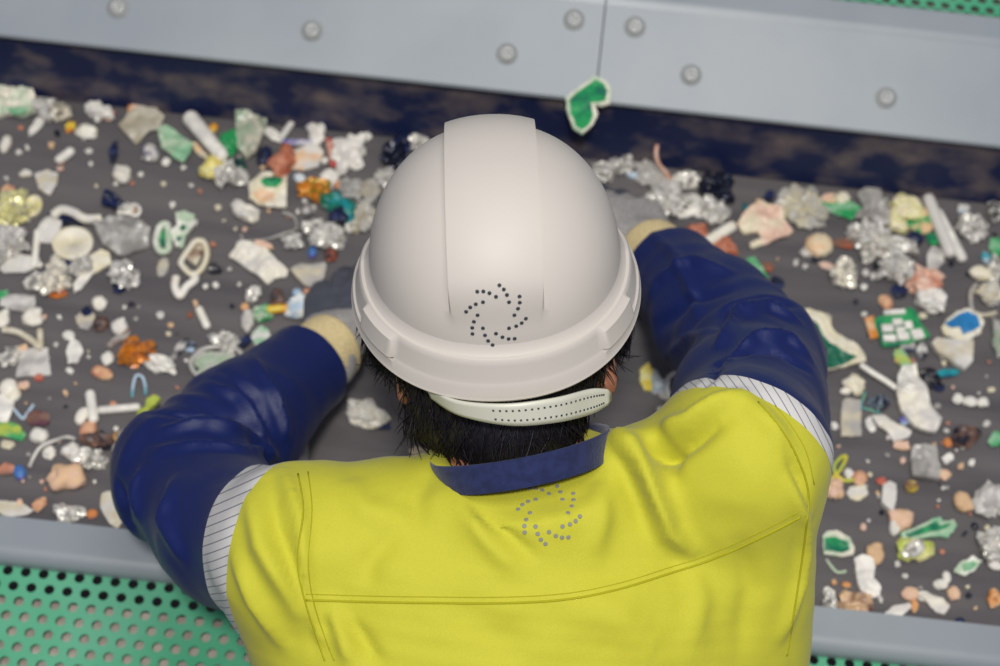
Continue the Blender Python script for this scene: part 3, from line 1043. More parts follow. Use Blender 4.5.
def take(k, name, m, parent):
    keep = set(np.where(cls == k)[0].tolist())
    b2 = bmesh.new(); mp = {}
    for i, f in enumerate(jb.faces):
        if i in keep:
            vv = []
            for v in f.verts:
                if v.index not in mp: mp[v.index] = b2.verts.new(v.co)
                vv.append(mp[v.index])
            b2.faces.new(vv)
    me = bpy.data.meshes.new(name); b2.to_mesh(me); b2.free()
    o = link(name, me, m, None, True)
    o.parent = parent; o.matrix_parent_inverse = parent.matrix_world.inverted()
    return o
jb.verts.index_update(); jb.faces.ensure_lookup_table()
jacket = take(0, 'jacket', M_yel, person)
jacket['label'] = 'yellow high-visibility jacket back with dotted swirl print'
s1 = stripe_mat('band_stripes_a', (-R * 0.42 + U * 0.90).normalized(), 0.0068, 0.14)
s2 = stripe_mat('band_stripes_b', (R * 0.87 + U * 0.45).normalized(), 0.0068, 0.14)
take(1, 'reflective_band', s1, jacket)['label'] = 'white striped reflective band on the left sleeve'
take(3, 'reflective_band', s2, jacket)['label'] = 'white striped reflective band on the right sleeve'
take(2, 'sleeve', M_navy, jacket)['label'] = 'left navy sleeve'
take(4, 'sleeve', M_navy, jacket)['label'] = 'right navy sleeve'
jb.free()
bpy.context.view_layer.update()
bv_j = bvh_of([jacket])
swirl_on(bv_j, 'dotted_swirl', 549, 513, 31, 0.00185, M_ink2, jacket)

def seam(pts, r_=0.0009, lift=0.0002, m=None):
    w3 = []
    pts = [(p.x, p.y) for p in smooth_path([(x, y, 0) for x, y in pts], 5)]
    for a, b in zip(pts, pts[1:]):
        n = max(1, int(math.hypot(b[0] - a[0], b[1] - a[1]) / 4))
        for k in range(n):
            t = k / n
            h = ray_px(bv_j, a[0] + (b[0] - a[0]) * t, a[1] + (b[1] - a[1]) * t)
            if h[0] is not None: w3.append(h[0] + h[1] * lift)
    bm = bmesh.new()
    bm_tube(bm, w3, r_, 6)
    o = frombm('seam', bm, m or M_seam, None, True)
    o.parent = jacket; o.matrix_parent_inverse = jacket.matrix_world.inverted()
seam([(306, 600), (370, 602), (440, 603), (510, 603), (570, 599), (620, 589), (665, 575), (710, 560), (760, 538), (806, 514)], 0.0010)
seam([(306, 594), (370, 596), (440, 597), (510, 597), (570, 593), (620, 583), (665, 569), (710, 554), (760, 532), (804, 509)], 0.0004)
seam([(298, 474), (303, 510), (298, 560), (305, 600), (318, 640), (326, 664)], 0.0008)
seam([(308, 472), (312, 510), (308, 560), (313, 600), (326, 640), (336, 664)], 0.0005)
seam([(758, 402), (778, 425), (796, 455), (808, 490), (806, 530), (796, 600), (786, 660)], 0.0008)
seam([(768, 398), (788, 422), (806, 452), (815, 490)], 0.0005)

# collar: navy stand collar around the neck
def make_collar():
    ax = CAX
    bm = bmesh.new()
    n = 48
    ex = (LAT - ax * LAT.dot(ax)).normalized(); ey = ax.cross(ex)
    if ey.dot(CAM - NB) > 0: ey = -ey
    rs = []
    for z_, r1, r2 in ((-0.003, 0.0735, 0.0705), (0.003, 0.074, 0.072), (0.019, 0.077, 0.072), (0.022, 0.0765, 0.0715), (0.019, 0.073, 0.068), (-0.003, 0.070, 0.066)):
        rs.append([bm.verts.new(CC + ax * z_ + ex * math.cos(t) * (r1 + 0.0012 * math.sin(5 * t + z_ * 90)) + ey * math.sin(t) * r2) for t in (2 * math.pi * k / n for k in range(n))])
    for a, b in zip(rs, rs[1:]):
        for k in range(n): bm.faces.new((a[k], a[(k + 1) % n], b[(k + 1) % n], b[k]))
    o = frombm('collar', bm, M_collar, None, True)
    o.parent = jacket; o.matrix_parent_inverse = jacket.matrix_world.inverted()
make_collar()

# trousers and boots
def make_trousers():
    F = Field((HIP.x - 0.3, HIP.y - 0.22, 0.06), (HIP.x + 0.3, HIP.y + 0.24, 1.12), 0.009)
    F.loft([HIP + Vector((0, 0, 0.04)), HIP - Vector((0, 0, 0.12))], LAT, [(0.160, 0.098), (0.172, 0.108)], 0)
    for sx in (-1, 1):
        h = HIP + Vector((sx * 0.085, 0.0, -0.05)); kn = Vector((HIP.x + sx * 0.11, HIP.y + 0.03, 0.52)); an = Vector((HIP.x + sx * 0.12, HIP.y - 0.01, 0.12))
        F.chain([h, kn, an], [0.095, 0.078, 0.066], 0.02)
    V, Q = F.mesh(2)
    N = normals(V, Q)
    V = V + N * (0.003 * fbm(V, 18, 2.0))[:, None]
    pydata('trousers', V, Q, M_trous, person, True)
    for sx in (-1, 1):
        an = Vector((HIP.x + sx * 0.12, HIP.y - 0.01, 0.09))
        F = Field(an - Vector((0.14, 0.14, 0.10)), an + Vector((0.14, 0.30, 0.14)), 0.006)
        F.cone(an + Vector((0, 0, 0.09)), an - Vector((0, 0.0, 0.03)), 0.052, 0.050, 0)
        F.cone(an + Vector((0, -0.03, -0.045)), an + Vector((sx * 0.02, 0.16, -0.048)), 0.042, 0.040, 0.02)
        V, Q = F.mesh(1)
        V[:, 2] = np.maximum(V[:, 2], 0.001)
        pydata('boot', V, Q, M_boot, person, True)
make_trousers()
# ================================================================== the scrap on the belt
PAL = dict(wh=(248, 244, 232), off=(238, 231, 212), cream=(232, 222, 190), ycream=(232, 226, 160), grey=(176, 172, 166), lgrey=(218, 214, 206),
           dgrey=(112, 110, 112), black=(24, 28, 44), navy=(26, 40, 84), pgreen=(186, 206, 176), mgreen=(140, 190, 150), green=(40, 158, 90),
           dgreen=(20, 110, 82), teal=(26, 150, 160), blue=(40, 130, 190), pblue=(186, 208, 226), purple=(96, 92, 170), orange=(216, 132, 44),
           copper=(204, 138, 110), red=(186, 76, 70), pink=(232, 194, 172), yellow=(226, 200, 66), lime=(182, 196, 80), tan=(232, 194, 152),
           brown=(126, 94, 78), silver=(224, 221, 212), clear=(218, 216, 208), maroon=(92, 50, 66), beige=(206, 196, 170), rust=(170, 92, 62))
def pmat(a, b=None, kind='p'):
    b = b or a
    key = 'scrap_%s_%s_%s' % ({'p': 'plastic', 'f': 'foil', 'c': 'film', 's': 'matt'}[kind], a, b)
    if key in MATS: return MATS[key]
    ca, cb = rgb(*PAL[a]), rgb(*PAL[b])
    if a == b: cb = tuple(x * 0.80 for x in ca)
    if kind == 'f':
        m = mat(key, ca, 0.30, metal=0.25, noise_scale=95, col2=tuple(x * 0.45 for x in cb), lo=0.36, hi=0.52)
    elif kind == 'c':
        m = mat(key, ca, 0.30, spec=0.5, noise_scale=55, col2=cb, trans=0.35, lo=0.4, hi=0.6)
    elif kind == 's':
        m = mat(key, ca, 0.8, spec=0.3, noise_scale=80, col2=cb, bump=0.3, bump_scale=300)
    else:
        m = mat(key, ca, 0.42, spec=0.5, noise_scale=60, col2=cb, bump=0.15, bump_scale=200, lo=0.4, hi=0.6)
    return m

SEEN = {}
def finish(o, label, cat, group=None):
    tag(o, label, cat, group)
    return o

def mpp(px, py):
    p = onz(px, py, BELT)
    d = (p - CAM).dot(D) / FPX
    v = (p - CAM).normalized()
    return d, d / abs(v.z)

def origin_to(o, c):
    c = Vector(c)
    o.data.transform(Matrix.Translation(-c))
    o.location = c
    o.matrix_world = Matrix.Translation(c)

def outline(px, py, w, h, ang, n, irr, rnd):
    a0 = math.radians(ang); ca, sa = math.cos(a0), math.sin(a0)
    out = []
    for k in range(n):
        t = 2 * math.pi * (k + rnd.uniform(-0.28, 0.28)) / n
        c, s = math.cos(t), math.sin(t)
        q = 1 / (abs(c) ** 3.2 + abs(s) ** 3.2) ** (1 / 3.2)
        r = 1 + rnd.uniform(-irr, irr * 0.5)
        x, y = c * q * r * w / 2, s * q * r * h / 2
        out.append((px + x * ca - y * sa, py + x * sa + y * ca))
    return out

def flake(name, pts, m, th=0.003, crump=0.004, z0=0.0, seed=0, parent=None, tilt=(0, 0), cell=0.006):
    rnd = random.Random(seed)
    p3 = [onz(x, y, BELT + z0) for x, y in pts]
    c = sum(p3, Vector()) / len(p3)
    bm = bmesh.new()
    vs_ = [bm.verts.new(p) for p in p3]
    f = bm.faces.new(vs_)
    if f.normal.z < 0: f.normal_flip()
    bmesh.ops.triangulate(bm, faces=bm.faces[:])
    for _ in range(3):
        es = [e for e in bm.edges if e.calc_length() > cell]
        if not es: break
        bmesh.ops.subdivide_edges(bm, edges=es, cuts=1)
        bmesh.ops.triangulate(bm, faces=bm.faces[:])
    sx = rnd.uniform(0, 99)
    mn = 9.0
    for v in bm.verts:
        q = v.co - c
        nz = noise.noise(Vector((v.co.x * 45 + sx, v.co.y * 45, sx))) + 0.5 * noise.noise(Vector((v.co.x * 110, v.co.y * 110 + sx, sx)))
        v.co.z += crump * nz + tilt[0] * q.x + tilt[1] * q.y
        v.co.x += 0.0012 * noise.noise(Vector((v.co.x * 300, v.co.y * 300, 3)))
        v.co.y += 0.0012 * noise.noise(Vector((v.co.x * 300, v.co.y * 300, 9)))
        mn = min(mn, v.co.z)
    g = bmesh.ops.extrude_face_region(bm, geom=bm.faces[:])
    for v in g['geom']:
        if isinstance(v, bmesh.types.BMVert): v.co.z += th
    dz = BELT + 0.0012 + z0 - mn
    for v in bm.verts: v.co.z += dz
    o = frombm(name, bm, m, parent, False)
    if parent is None: origin_to(o, (c.x, c.y, BELT + 0.0012 + z0))
    return o

def lump(name, px, py, w, h, ang, hz, m, rough=0.25, freq=60, seed=0, sub=3, z0=0.0, smooth=False, flat=0.0):
    sx, sy = mpp(px, py)
    a0 = math.radians(ang); c0 = onz(px, py, BELT + z0 + hz * 0.4)
    rnd = random.Random(seed); s0 = rnd.uniform(0, 99)
    bm = bmesh.new()
    bmesh.ops.create_icosphere(bm, subdivisions=sub, radius=1)
    a, b = w / 2 * sx, h / 2 * sy
    ex = Vector((math.cos(a0), -math.sin(a0))) ; 
    mean = (a + b) / 2
    for v in bm.verts:
        d = v.co.copy()
        q = Vector((d.x * a, d.y * b, d.z * hz / 2))
        n1 = noise.noise(q * freq + Vector((s0, 0, s0)))
        n2 = noise.cell(q * freq * 1.6 + Vector((s0, 3, 1)))
        n3 = abs(noise.noise(q * freq * 2.2 + Vector((1, s0, s0))))
        r = 1 + rough * (1.1 * n1 + 0.5 * (n2 - 0.5) + 0.9 * (n3 - 0.25))
        q = q * r
        x = q.x * math.cos(a0 - ROLL * 0) + q.y * math.sin(a0)
        y = -q.x * math.sin(a0) + q.y * math.cos(a0)
        v.co = Vector((x, y, q.z))
    mn = min(v.co.z for v in bm.verts)
    for v in bm.verts:
        if v.co.z < mn * 0.55: v.co.z = mn * 0.55
    mn = min(v.co.z for v in bm.verts)
    bm.transform(Matrix.Translation(Vector((c0.x, c0.y, BELT + 0.001 + z0 - mn))))
    o = frombm(name, bm, m, None, smooth)
    origin_to(o, (c0.x, c0.y, BELT + 0.001 + z0))
    return o

def rod(name, px, py, L, wd, ang, m, z0=0.0, taper=1.0, seg=14, bend=0.0):
    a = math.radians(ang)
    n = 10
    pts = []
    sx, sy = mpp(px, py)
    r = wd / 2 * sx
    for i in range(n + 1):
        t = i / n - 0.5
        x = px + math.cos(a) * L * t - math.sin(a) * bend * (1 - 4 * t * t)
        y = py + math.sin(a) * L * t + math.cos(a) * bend * (1 - 4 * t * t)
        p = onz(x, y, BELT + r); p.z = BELT + 0.0008 + r + z0
        pts.append(p)
    d0 = (pts[0] - pts[1]).normalized(); d1 = (pts[-1] - pts[-2]).normalized()
    full = [pts[0] + d0 * r * 0.75, pts[0] + d0 * r * 0.5] + pts + [pts[-1] + d1 * r * 0.5, pts[-1] + d1 * r * 0.75]
    rad = [r * 0.35, r * 0.78] + [r * (1 + (taper - 1) * i / n) for i in range(n + 1)] + [r * taper * 0.78, r * taper * 0.35]
    bm = bmesh.new(); bm_tube(bm, full, rad, seg)
    o = frombm(name, bm, m, None, True)
    c = onz(px, py, BELT)
    origin_to(o, (c.x, c.y, BELT + z0))
    return o

def wire(name, pts, r, m, zs=None, closed=False, z0=0.0):
    p3 = []
    for i, (x, y) in enumerate(pts):
        zz = (zs[i] if zs else 0.0)
        p = onz(x, y, BELT + r + zz); p.z = BELT + 0.0008 + r + zz + z0
        p3.append(p)
    bm = bmesh.new(); bm_tube(bm, smooth_path(p3, 7), r, 8)
    o = frombm(name, bm, m, None, True)
    origin_to(o, (p3[0].x, p3[0].y, BELT + z0))
    return o

def disc(name, px, py, w, h, m, hole=0.0, th=0.006, dish=0.004, z0=0.0):
    sx, sy = mpp(px, py)
    c = onz(px, py, BELT + th / 2)
    a, b = w / 2 * sx, h / 2 * sy
    bm = bmesh.new(); n = 32
    prof = [(hole, th * 0.4), (hole, th - dish * 0.5), (max(hole, 0.72), th - dish * 0.4), (0.82, th), (0.97, th), (1.0, th * 0.8), (1.0, 0.15 * th), (0.96, 0), (max(hole, 0.3), 0), (hole, th * 0.2)]
    rs = [[bm.verts.new((c.x + a * max(r, 0.02) * math.cos(t), c.y + b * max(r, 0.02) * math.sin(t), BELT + 0.001 + z0 + z)) for t in (2 * math.pi * k / n for k in range(n))] for r, z in prof]
    for u, v in zip(rs, rs[1:] + rs[:1]):
        for k in range(n): bm.faces.new((u[k], u[(k + 1) % n], v[(k + 1) % n], v[k]))
    o = frombm(name, bm, m, None, True)
    origin_to(o, (c.x, c.y, BELT + 0.001 + z0))
    return o

def chips_on(o, spots, m, name, size=0.004, hgt=0.003):
    """small raised pieces on top of a flake, each a part"""
    bpy.context.view_layer.update()
    b = bvh_of([o])
    for (px, py, w, h, ang) in spots:
        d = (D + R * ((px - W / 2) / FPX) - U * ((py - H / 2) / FPX)).normalized()
        hit = b.ray_cast(CAM, d)
        if hit[0] is None: continue
        sx, sy = mpp(px, py)
        bm = bmesh.new()
        a = math.radians(-ang)
        mt = Matrix.Translation(hit[0]) @ Matrix.Rotation(a, 4, 'Z')
        bm_box(bm, (-w / 2 * sx, -h / 2 * sy, -0.001), (w / 2 * sx, h / 2 * sy, hgt), mt)
        bmesh.ops.bevel(bm, geom=bm.edges[:], offset=0.0007, segments=1, affect='EDGES')
        q = frombm(name, bm, m, None)
        q.parent = o; q.matrix_parent_inverse = o.matrix_world.inverted()

def inlay(o, pts, m, name, th=0.0012, lift=0.0004, z0=0.0):
    """a coloured layer lying on a flake (part)"""
    bpy.context.view_layer.update()
    b = bvh_of([o])
    p3 = [onz(x, y, BELT + 0.004 + z0) for x, y in pts]
    bm = bmesh.new()
    f = bm.faces.new([bm.verts.new(p) for p in p3])
    if f.normal.z < 0: f.normal_flip()
    bmesh.ops.triangulate(bm, faces=bm.faces[:])
    for _ in range(3):
        es = [e for e in bm.edges if e.calc_length() > 0.005]
        if not es: break
        bmesh.ops.subdivide_edges(bm, edges=es, cuts=1); bmesh.ops.triangulate(bm, faces=bm.faces[:])
    zs = []
    for v in bm.verts:
        h = b.ray_cast(Vector((v.co.x, v.co.y, BELT + 0.3)), Vector((0, 0, -1)))
        zs.append(h[0].z if h[0] is not None else None)
    ok = [z for z in zs if z is not None]
    av = sum(ok) / max(1, len(ok))
    for v, z in zip(bm.verts, zs): v.co.z = (z if z is not None else av) + lift
    g = bmesh.ops.extrude_face_region(bm, geom=bm.faces[:])
    for v in g['geom']:
        if isinstance(v, bmesh.types.BMVert): v.co.z += th
    q = frombm(name, bm, m, None)
    q.parent = o; q.matrix_parent_inverse = o.matrix_world.inverted()
    return q

KIND = {'F': ('plastic_flake', 'plastic scrap'), 'L': ('plastic_lump', 'plastic scrap'), 'X': ('foil_scrap', 'foil scrap'), 'B': ('plastic_film', 'film scrap'),
        'R': ('plastic_rod', 'plastic scrap'), 'S': ('foam_nub', 'foam scrap'), 'D': ('plastic_disc', 'plastic scrap'), 'C': ('plastic_block', 'plastic scrap')}
def put(k, px, py, w, h, ang, a, b, label, name=None, cat=None, z0=0.0, hz=None):
    nm, ct = KIND[k]
    nm = name or nm; ct = cat or ct
    seed = int(px * 7 + py * 131)
    rnd = random.Random(seed)
    if max(w, h) > 8.5 and hz is None: w *= 1.16; h *= 1.16
    sx, sy = mpp(px, py)
    mean = (w * sx + h * sy) / 2
    if k == 'F':
        o = flake(nm, outline(px, py, w, h, ang, rnd.choice((6, 7, 8)), 0.26, rnd), pmat(a, b), 0.0022, 0.05 * mean + 0.001, z0, seed, cell=max(0.003, mean / 6))
    elif k == 'C':
        o = lump(nm, px, py, w, h, ang, hz or min(0.022, mean * 0.6), pmat(a, b), 0.14, 34, seed, 2, z0)
    elif k == 'L':
        o = lump(nm, px, py, w, h, ang, hz or min(0.026, mean * 0.7), pmat(a, b), 0.38, 75, seed, 3, z0)
    elif k == 'X':
        o = lump(nm, px, py, w, h, ang, hz or min(0.030, mean * 0.75), pmat(a, b, 'f'), 0.50, 70, seed, 4, z0)
    elif k == 'B':
        o = lump(nm, px, py, w, h, ang, hz or min(0.022, mean * 0.45), pmat(a, b, 'c'), 0.50, 60, seed, 4, z0)
    elif k == 'S':
        o = lump(nm, px, py, w, h, ang, hz or min(0.024, mean * 0.6), pmat(a, b, 's'), 0.30, 70, seed, 2 if mean < 0.012 else 3, z0, mean >= 0.02)
    elif k == 'R':
        o = rod(nm, px, py, w, h, ang, pmat(a, b), z0)
    elif k == 'D':
        o = disc(nm, px, py, w, h, pmat(a, b), 0.0, 0.006, 0.004, z0)
    return finish(o, label, ct)

def poly(pts, a, b, label, name='plastic_flake', cat='plastic scrap', th=0.0025, crump=0.004, z0=0.0, kind='p', tilt=(0, 0)):
    o = flake(name, pts, pmat(a, b, kind), th, crump, z0, int(pts[0][0] * 3 + pts[0][1] * 7), None, tilt)
    return finish(o, label, cat)

def zz(ox, oy, sc, pts):
    return [(ox + x * sc, oy + y * sc) for x, y in pts]
# ---- larger, distinctive pieces first (outlines traced where they lie on the belt)
Z1 = lambda pts: zz(0, 60, .25, pts)
Z2 = lambda pts: zz(200, 60, .25, pts)
Z3 = lambda pts: zz(0, 200, .25, pts)
Z4 = lambda pts: zz(200, 200, .25, pts)
Z5 = lambda pts: zz(0, 360, .25, pts)
Y1 = lambda pts: zz(750, 130, .25, pts)
Y2 = lambda pts: zz(750, 270, .25, pts)
Y3 = lambda pts: zz(800, 400, .2, pts)
Y4 = lambda pts: zz(790, 520, .2192, pts)
o = poly(Z1([(-10, 112), (60, 116), (130, 130), (150, 170), (138, 222), (110, 242), (40, 232), (-10, 240)]), 'pgreen', 'off', 'pale green plastic tub piece at the far left edge of the belt', 'tub_fragment', th=0.007, crump=0.009, tilt=(0, 0.15))
inlay(o, Z1([(30, 215), (60, 205), (110, 212), (105, 232), (60, 238)]), pmat('mgreen', 'green'), 'green_print')
poly(Z1([(475, 275), (530, 215), (600, 180), (660, 240), (640, 285), (600, 300), (545, 345)]), 'off', 'beige', 'beige translucent plate left of the pale green film, near the skirt', 'plastic_plate', th=0.003, crump=0.004, kind='c')
poly(Z1([(630, 290), (660, 268), (700, 288), (775, 350), (765, 390), (735, 425), (690, 400), (650, 360)]), 'mgreen', 'pgreen', 'mint green film square between the beige plate and the white tube', 'plastic_film', 'film scrap', th=0.002, crump=0.006)
poly(Z2([(140, 200), (180, 185), (215, 205), (270, 255), (255, 330), (225, 395), (185, 405), (150, 370), (145, 260)]), 'off', 'pgreen', 'fan shaped clear bag with green tint above the green oval paper', 'plastic_bag', 'film scrap', th=0.006, crump=0.014, kind='c')
o = poly(Z2([(195, 505), (250, 460), (350, 468), (348, 540), (345, 605), (285, 602), (235, 590), (200, 560)]), 'off', 'cream', 'cream paper scrap printed with a solid green oval', 'paper_scrap', 'paper scrap', crump=0.006)
inlay(o, Z2([(242, 500), (262, 480), (300, 472), (328, 482), (330, 505), (305, 522), (265, 520)]), pmat('dgreen', 'green'), 'green_oval')
inlay(o, Z2([(210, 540), (250, 528), (300, 540), (295, 570), (240, 575)]), pmat('pink', 'tan'), 'pink_print')
poly(Z4([(115, 235), (165, 175), (215, 190), (270, 215), (310, 260), (355, 295), (345, 315), (300, 320), (270, 345), (220, 305), (160, 262)]), 'off', 'lgrey', 'long white crinkled paper flake left of the worker\'s dark glove', 'paper_scrap', 'paper scrap', crump=0.006)
poly(Z4([(360, 285), (400, 260), (450, 268), (505, 260), (500, 310), (465, 365), (420, 350), (395, 325)]), 'grey', 'beige', 'grey T shaped card between the white paper flake and the dark glove', 'card_scrap', 'card scrap', crump=0.003)
poly(Z3([(85, 610), (140, 598), (195, 600), (205, 705), (130, 710), (65, 716)]), 'lgrey', 'grey', 'flat grey rectangular card at the left, below the beige rod', 'card_scrap', 'card scrap', crump=0.002)
o = flake('plastic_film', Z3([(375, 110), (440, 80), (540, 85), (605, 130), (600, 195), (550, 215), (490, 240), (420, 200)]), pmat('grey', 'clear', 'c'), 0.003, 0.008, 0, 5)
finish(o, 'wide smoky grey film lump right of the round dish', 'film scrap')
put('D', 73, 244, 35, 28, 0, 'off', 'cream', 'round cream dish with raised rim at the left', name='plastic_dish')
# bone shaped strip and its dark base
wire('plastic_strip', [(53, 216), (62, 210), (74, 213), (85, 219), (101, 219)], 0.0055, pmat('off', 'lgrey'), [0.004, 0.008, 0.008, 0.006, 0.002])
finish(bpy.context.scene.collection.objects[-1], 'white bone shaped strip lying on a black scrap, upper left', 'plastic scrap')
put('F', 68, 221, 34, 14, 15, 'black', 'navy', 'black plastic scrap under the white bone shaped strip', z0=-0.0002)
# green and white ring, green piece, hexagon ring
wire('plastic_ring', Z3([(640, 105), (668, 100), (675, 150), (672, 200), (640, 205), (625, 165), (640, 105)]), 0.0042, pmat('pgreen', 'wh'), [0.001] * 7)
finish(COL.objects[-1], 'curled white ring lined with green, left of the cream hexagon frame', 'plastic scrap')
put('F', 162, 238, 10, 22, 5, 'dgreen', 'green', 'dark green insert lying inside the curled white ring', z0=0.0)
o = poly(Z3([(705, 70), (735, 60), (780, 75), (780, 120), (745, 160), (735, 205), (705, 195), (680, 140), (710, 115)]), 'pgreen', 'wh', 'pale green moulded piece with dark dots above the hexagon frame', 'plastic_moulding', th=0.005, crump=0.005)
chips_on(o, [(183, 228, 5, 5, 0), (179, 239, 5, 4, 0)], pmat('dgreen'), 'dark_dot', hgt=0.002)
wire('hexagon_ring', Z3([(780, 165), (815, 170), (828, 220), (808, 275), (770, 300), (730, 265), (728, 240), (780, 165)]), 0.0035, pmat('cream', 'off'), [0.002] * 8)
finish(COL.objects[-1], 'cream hexagon frame with a brown centre', 'plastic scrap')
put('F', 195, 256, 14, 20, 30, 'beige', 'brown', 'brown tinted panel inside the cream hexagon frame')
wire('plastic_hook', Z3([(705, 310), (700, 350), (720, 385), (745, 350), (780, 320), (772, 295)]), 0.0048, pmat('wh', 'off'))
finish(COL.objects[-1], 'white hook shaped scrap below the cream hexagon frame', 'plastic scrap')
put('C', 163, 267, 12, 20, 0, 'grey', 'beige', 'grey beige square block below the curled white ring', hz=0.006)
# white tube
o = rod('plastic_tube', 206, 137, 48, 17, 50, pmat('wh', 'lgrey'), 0.0, 0.85)
finish(o, 'smooth white tube lying diagonally near the skirt', 'plastic scrap')
# hand-shaped combs and wires
wire('wire_offcut', Z5([(118, 430), (135, 390), (165, 348), (215, 325), (265, 310), (302, 318)]), 0.0022, pmat('lgrey', 'grey'), [0.001, 0.003, 0.005, 0.005, 0.003, 0.001])
finish(COL.objects[-1], 'long grey curved wire at the lower left', 'wire')
put('C', 20, 473, 11, 14, -25, 'purple', 'blue', 'purple blue plug at the lower end of the grey curved wire', name='plastic_plug')
wire('wire_offcut', Z5([(530, 150), (532, 110), (545, 65), (570, 70), (582, 110), (580, 140)]), 0.0018, pmat('pblue', 'teal'), [0, .003, .005, .005, .003, 0])
finish(COL.objects[-1], 'pale blue hooked wire above the lime green comb', 'wire')
o = poly(Z5([(550, 235), (560, 205), (580, 205), (590, 170), (620, 155), (645, 165), (630, 190), (600, 215), (605, 240), (580, 255), (575, 290), (555, 285)]), 'lime', 'lime', 'lime green comb shaped scrap beside the left navy sleeve', 'plastic_comb', th=0.006, crump=0.003)
put('S', 66, 476, 35, 24, 12, 'pink', 'tan', 'rounded pale tan stone at the lower left', name='foam_pebble')
put('F', 113, 510, 20, 34, -10, 'beige', 'lgrey', 'pale grey plank leaning to the near rail beside the navy sleeve')
put('X', 69, 513, 30, 20, 5, 'silver', 'wh', 'silver foil ball at the near rail, lower left', hz=0.018)
# left foil cluster and film by the sleeve
wire('plastic_ring', [(190, 362), (202, 350), (222, 347), (240, 352), (238, 366), (215, 374), (196, 374), (190, 362)], 0.0025, pmat('clear', 'lgrey', 'c'), [0.002] * 8)
finish(COL.objects[-1], 'clear round lid rim beside the left navy sleeve', 'film scrap')
put('B', 214, 362, 44, 22, -8, 'clear', 'pgreen', 'clear crumpled film inside the round lid rim', hz=0.006)
put('F', 221, 367, 26, 8, -12, 'mgreen', 'pgreen', 'pale green strip under the clear film by the left sleeve')
# orange cluster left
put('X', 135, 352, 34, 20, -12, 'orange', 'copper', 'amber orange crumpled wrapper left of the white crumpled paper', name='wrapper_scrap', cat='film scrap')
put('L', 158, 362, 30, 14, 14, 'wh', 'silver', 'bright white crumpled paper right of the amber wrapper', name='paper_scrap', cat='paper scrap')
put('F', 120, 340, 28, 7, -38, 'brown', 'grey', 'brown stick at the upper left of the amber wrapper')
# teal bag
put('L', 338, 206, 40, 26, 15, 'teal', 'dgreen', 'teal crumpled bag left of the hard hat', name='plastic_bag', cat='film scrap', hz=0.024)
put('L', 338, 214, 20, 14, 25, 'black', 'navy', 'navy black wad on the lower side of the teal bag', z0=0.012)
# clear cup on the skirt edge
o = rod('plastic_cup', 404, 121, 34, 16, 8, pmat('clear', 'lgrey', 'c'), 0.010, 1.2)
finish(o, 'clear plastic cup piece against the skirt, left of the hard hat top', 'film scrap')
put('C', 421, 123, 6, 16, 8, 'lgrey', 'wh', 'pale end cap beside the clear cup piece', hz=0.018)
put('L', 348, 152, 34, 40, 10, 'wh', 'lgrey', 'large white crumpled bag between the red strip and the hard hat', name='plastic_bag', cat='film scrap', hz=0.026)
put('R', 331, 153, 22, 6, 80, 'red', 'pink', 'red strip at the left of the white crumpled bag')
# right side
o = poly([(565, 101), (574, 93), (584, 86), (594, 80), (604, 84), (611, 92), (609, 106), (601, 109), (594, 108), (597, 118), (592, 129), (582, 137), (573, 131), (567, 116)],
         'off', 'pgreen', 'green piece with pale rim perched over the far plate edge by the seam', 'board_fragment', 'circuit board scrap', th=0.004, crump=0.003, z0=0.116)
inlay(o, [(569, 103), (576, 95), (586, 88), (595, 83), (603, 86), (607, 93), (605, 102), (598, 104), (590, 105), (593, 117), (589, 127), (582, 132), (576, 128), (571, 115)], pmat('green', 'dgreen'), 'green_face', z0=0.116)
poly(Y1([(-55, 385), (-20, 335), (40, 295), (65, 312), (120, 335), (130, 372), (168, 418), (150, 435), (60, 465), (0, 482), (-8, 468), (45, 440), (30, 420), (-30, 425)]), 'pink', 'cream', 'pink and cream broken plate right of the copper pieces', 'plastic_plate', th=0.004, crump=0.006, tilt=(0, 0.1))
o = poly([(795, 318), (806, 312), (822, 319), (832, 333), (848, 345), (862, 358), (864, 366), (848, 369), (836, 371), (824, 376), (815, 365), (806, 345)], 'cream', 'off', 'large green board with cream torn rim beside the right sleeve', 'board_fragment', 'circuit board scrap', th=0.005, crump=0.006)
inlay(o, [(797, 321), (805, 320), (816, 328), (826, 343), (842, 355), (855, 362), (842, 367), (826, 373), (817, 363), (806, 344)], pmat('dgreen', 'dgreen'), 'green_face')
wire('wire_offcut', [(860, 365), (872, 373), (885, 381), (898, 390)], 0.0035, pmat('wh', 'lgrey'), [.006, .004, .002, .001])
finish(COL.objects[-1], 'straight white rod from the large green board to the white plastic L', 'wire')
o = poly(Y2([(490, 207), (560, 175), (640, 158), (660, 172), (680, 225), (718, 275), (660, 295), (590, 312), (525, 316), (505, 255)]), 'green', 'dgreen', 'green circuit board with rows of white parts and an orange tab', 'circuit_board', 'circuit board scrap', th=0.003, crump=0.002)
chips_on(o, [(887, 329, 12, 7, -10), (897, 323, 10, 6, -10), (908, 326, 8, 7, -10), (889, 339, 13, 6, -8), (903, 337, 12, 7, -8), (917, 335, 12, 9, -20), (900, 331, 9, 5, -8), (894, 313, 22, 4, -12)], pmat('wh', 'lgrey'), 'component', hgt=0.004)
t = flake('orange_tab', Y2([(455, 200), (490, 190), (512, 275), (478, 282)]), pmat('orange', 'tan'), 0.003, 0.001, 0.0, 3)
t.parent = o; t.matrix_parent_inverse = o.matrix_world.inverted()
o = poly(Y2([(760, 240), (785, 205), (820, 180), (860, 165), (910, 180), (930, 225), (915, 265), (870, 290), (820, 290), (775, 270)]), 'off', 'cream', 'bright blue plate with cream rim at the right', 'plastic_plate', th=0.004, crump=0.004)
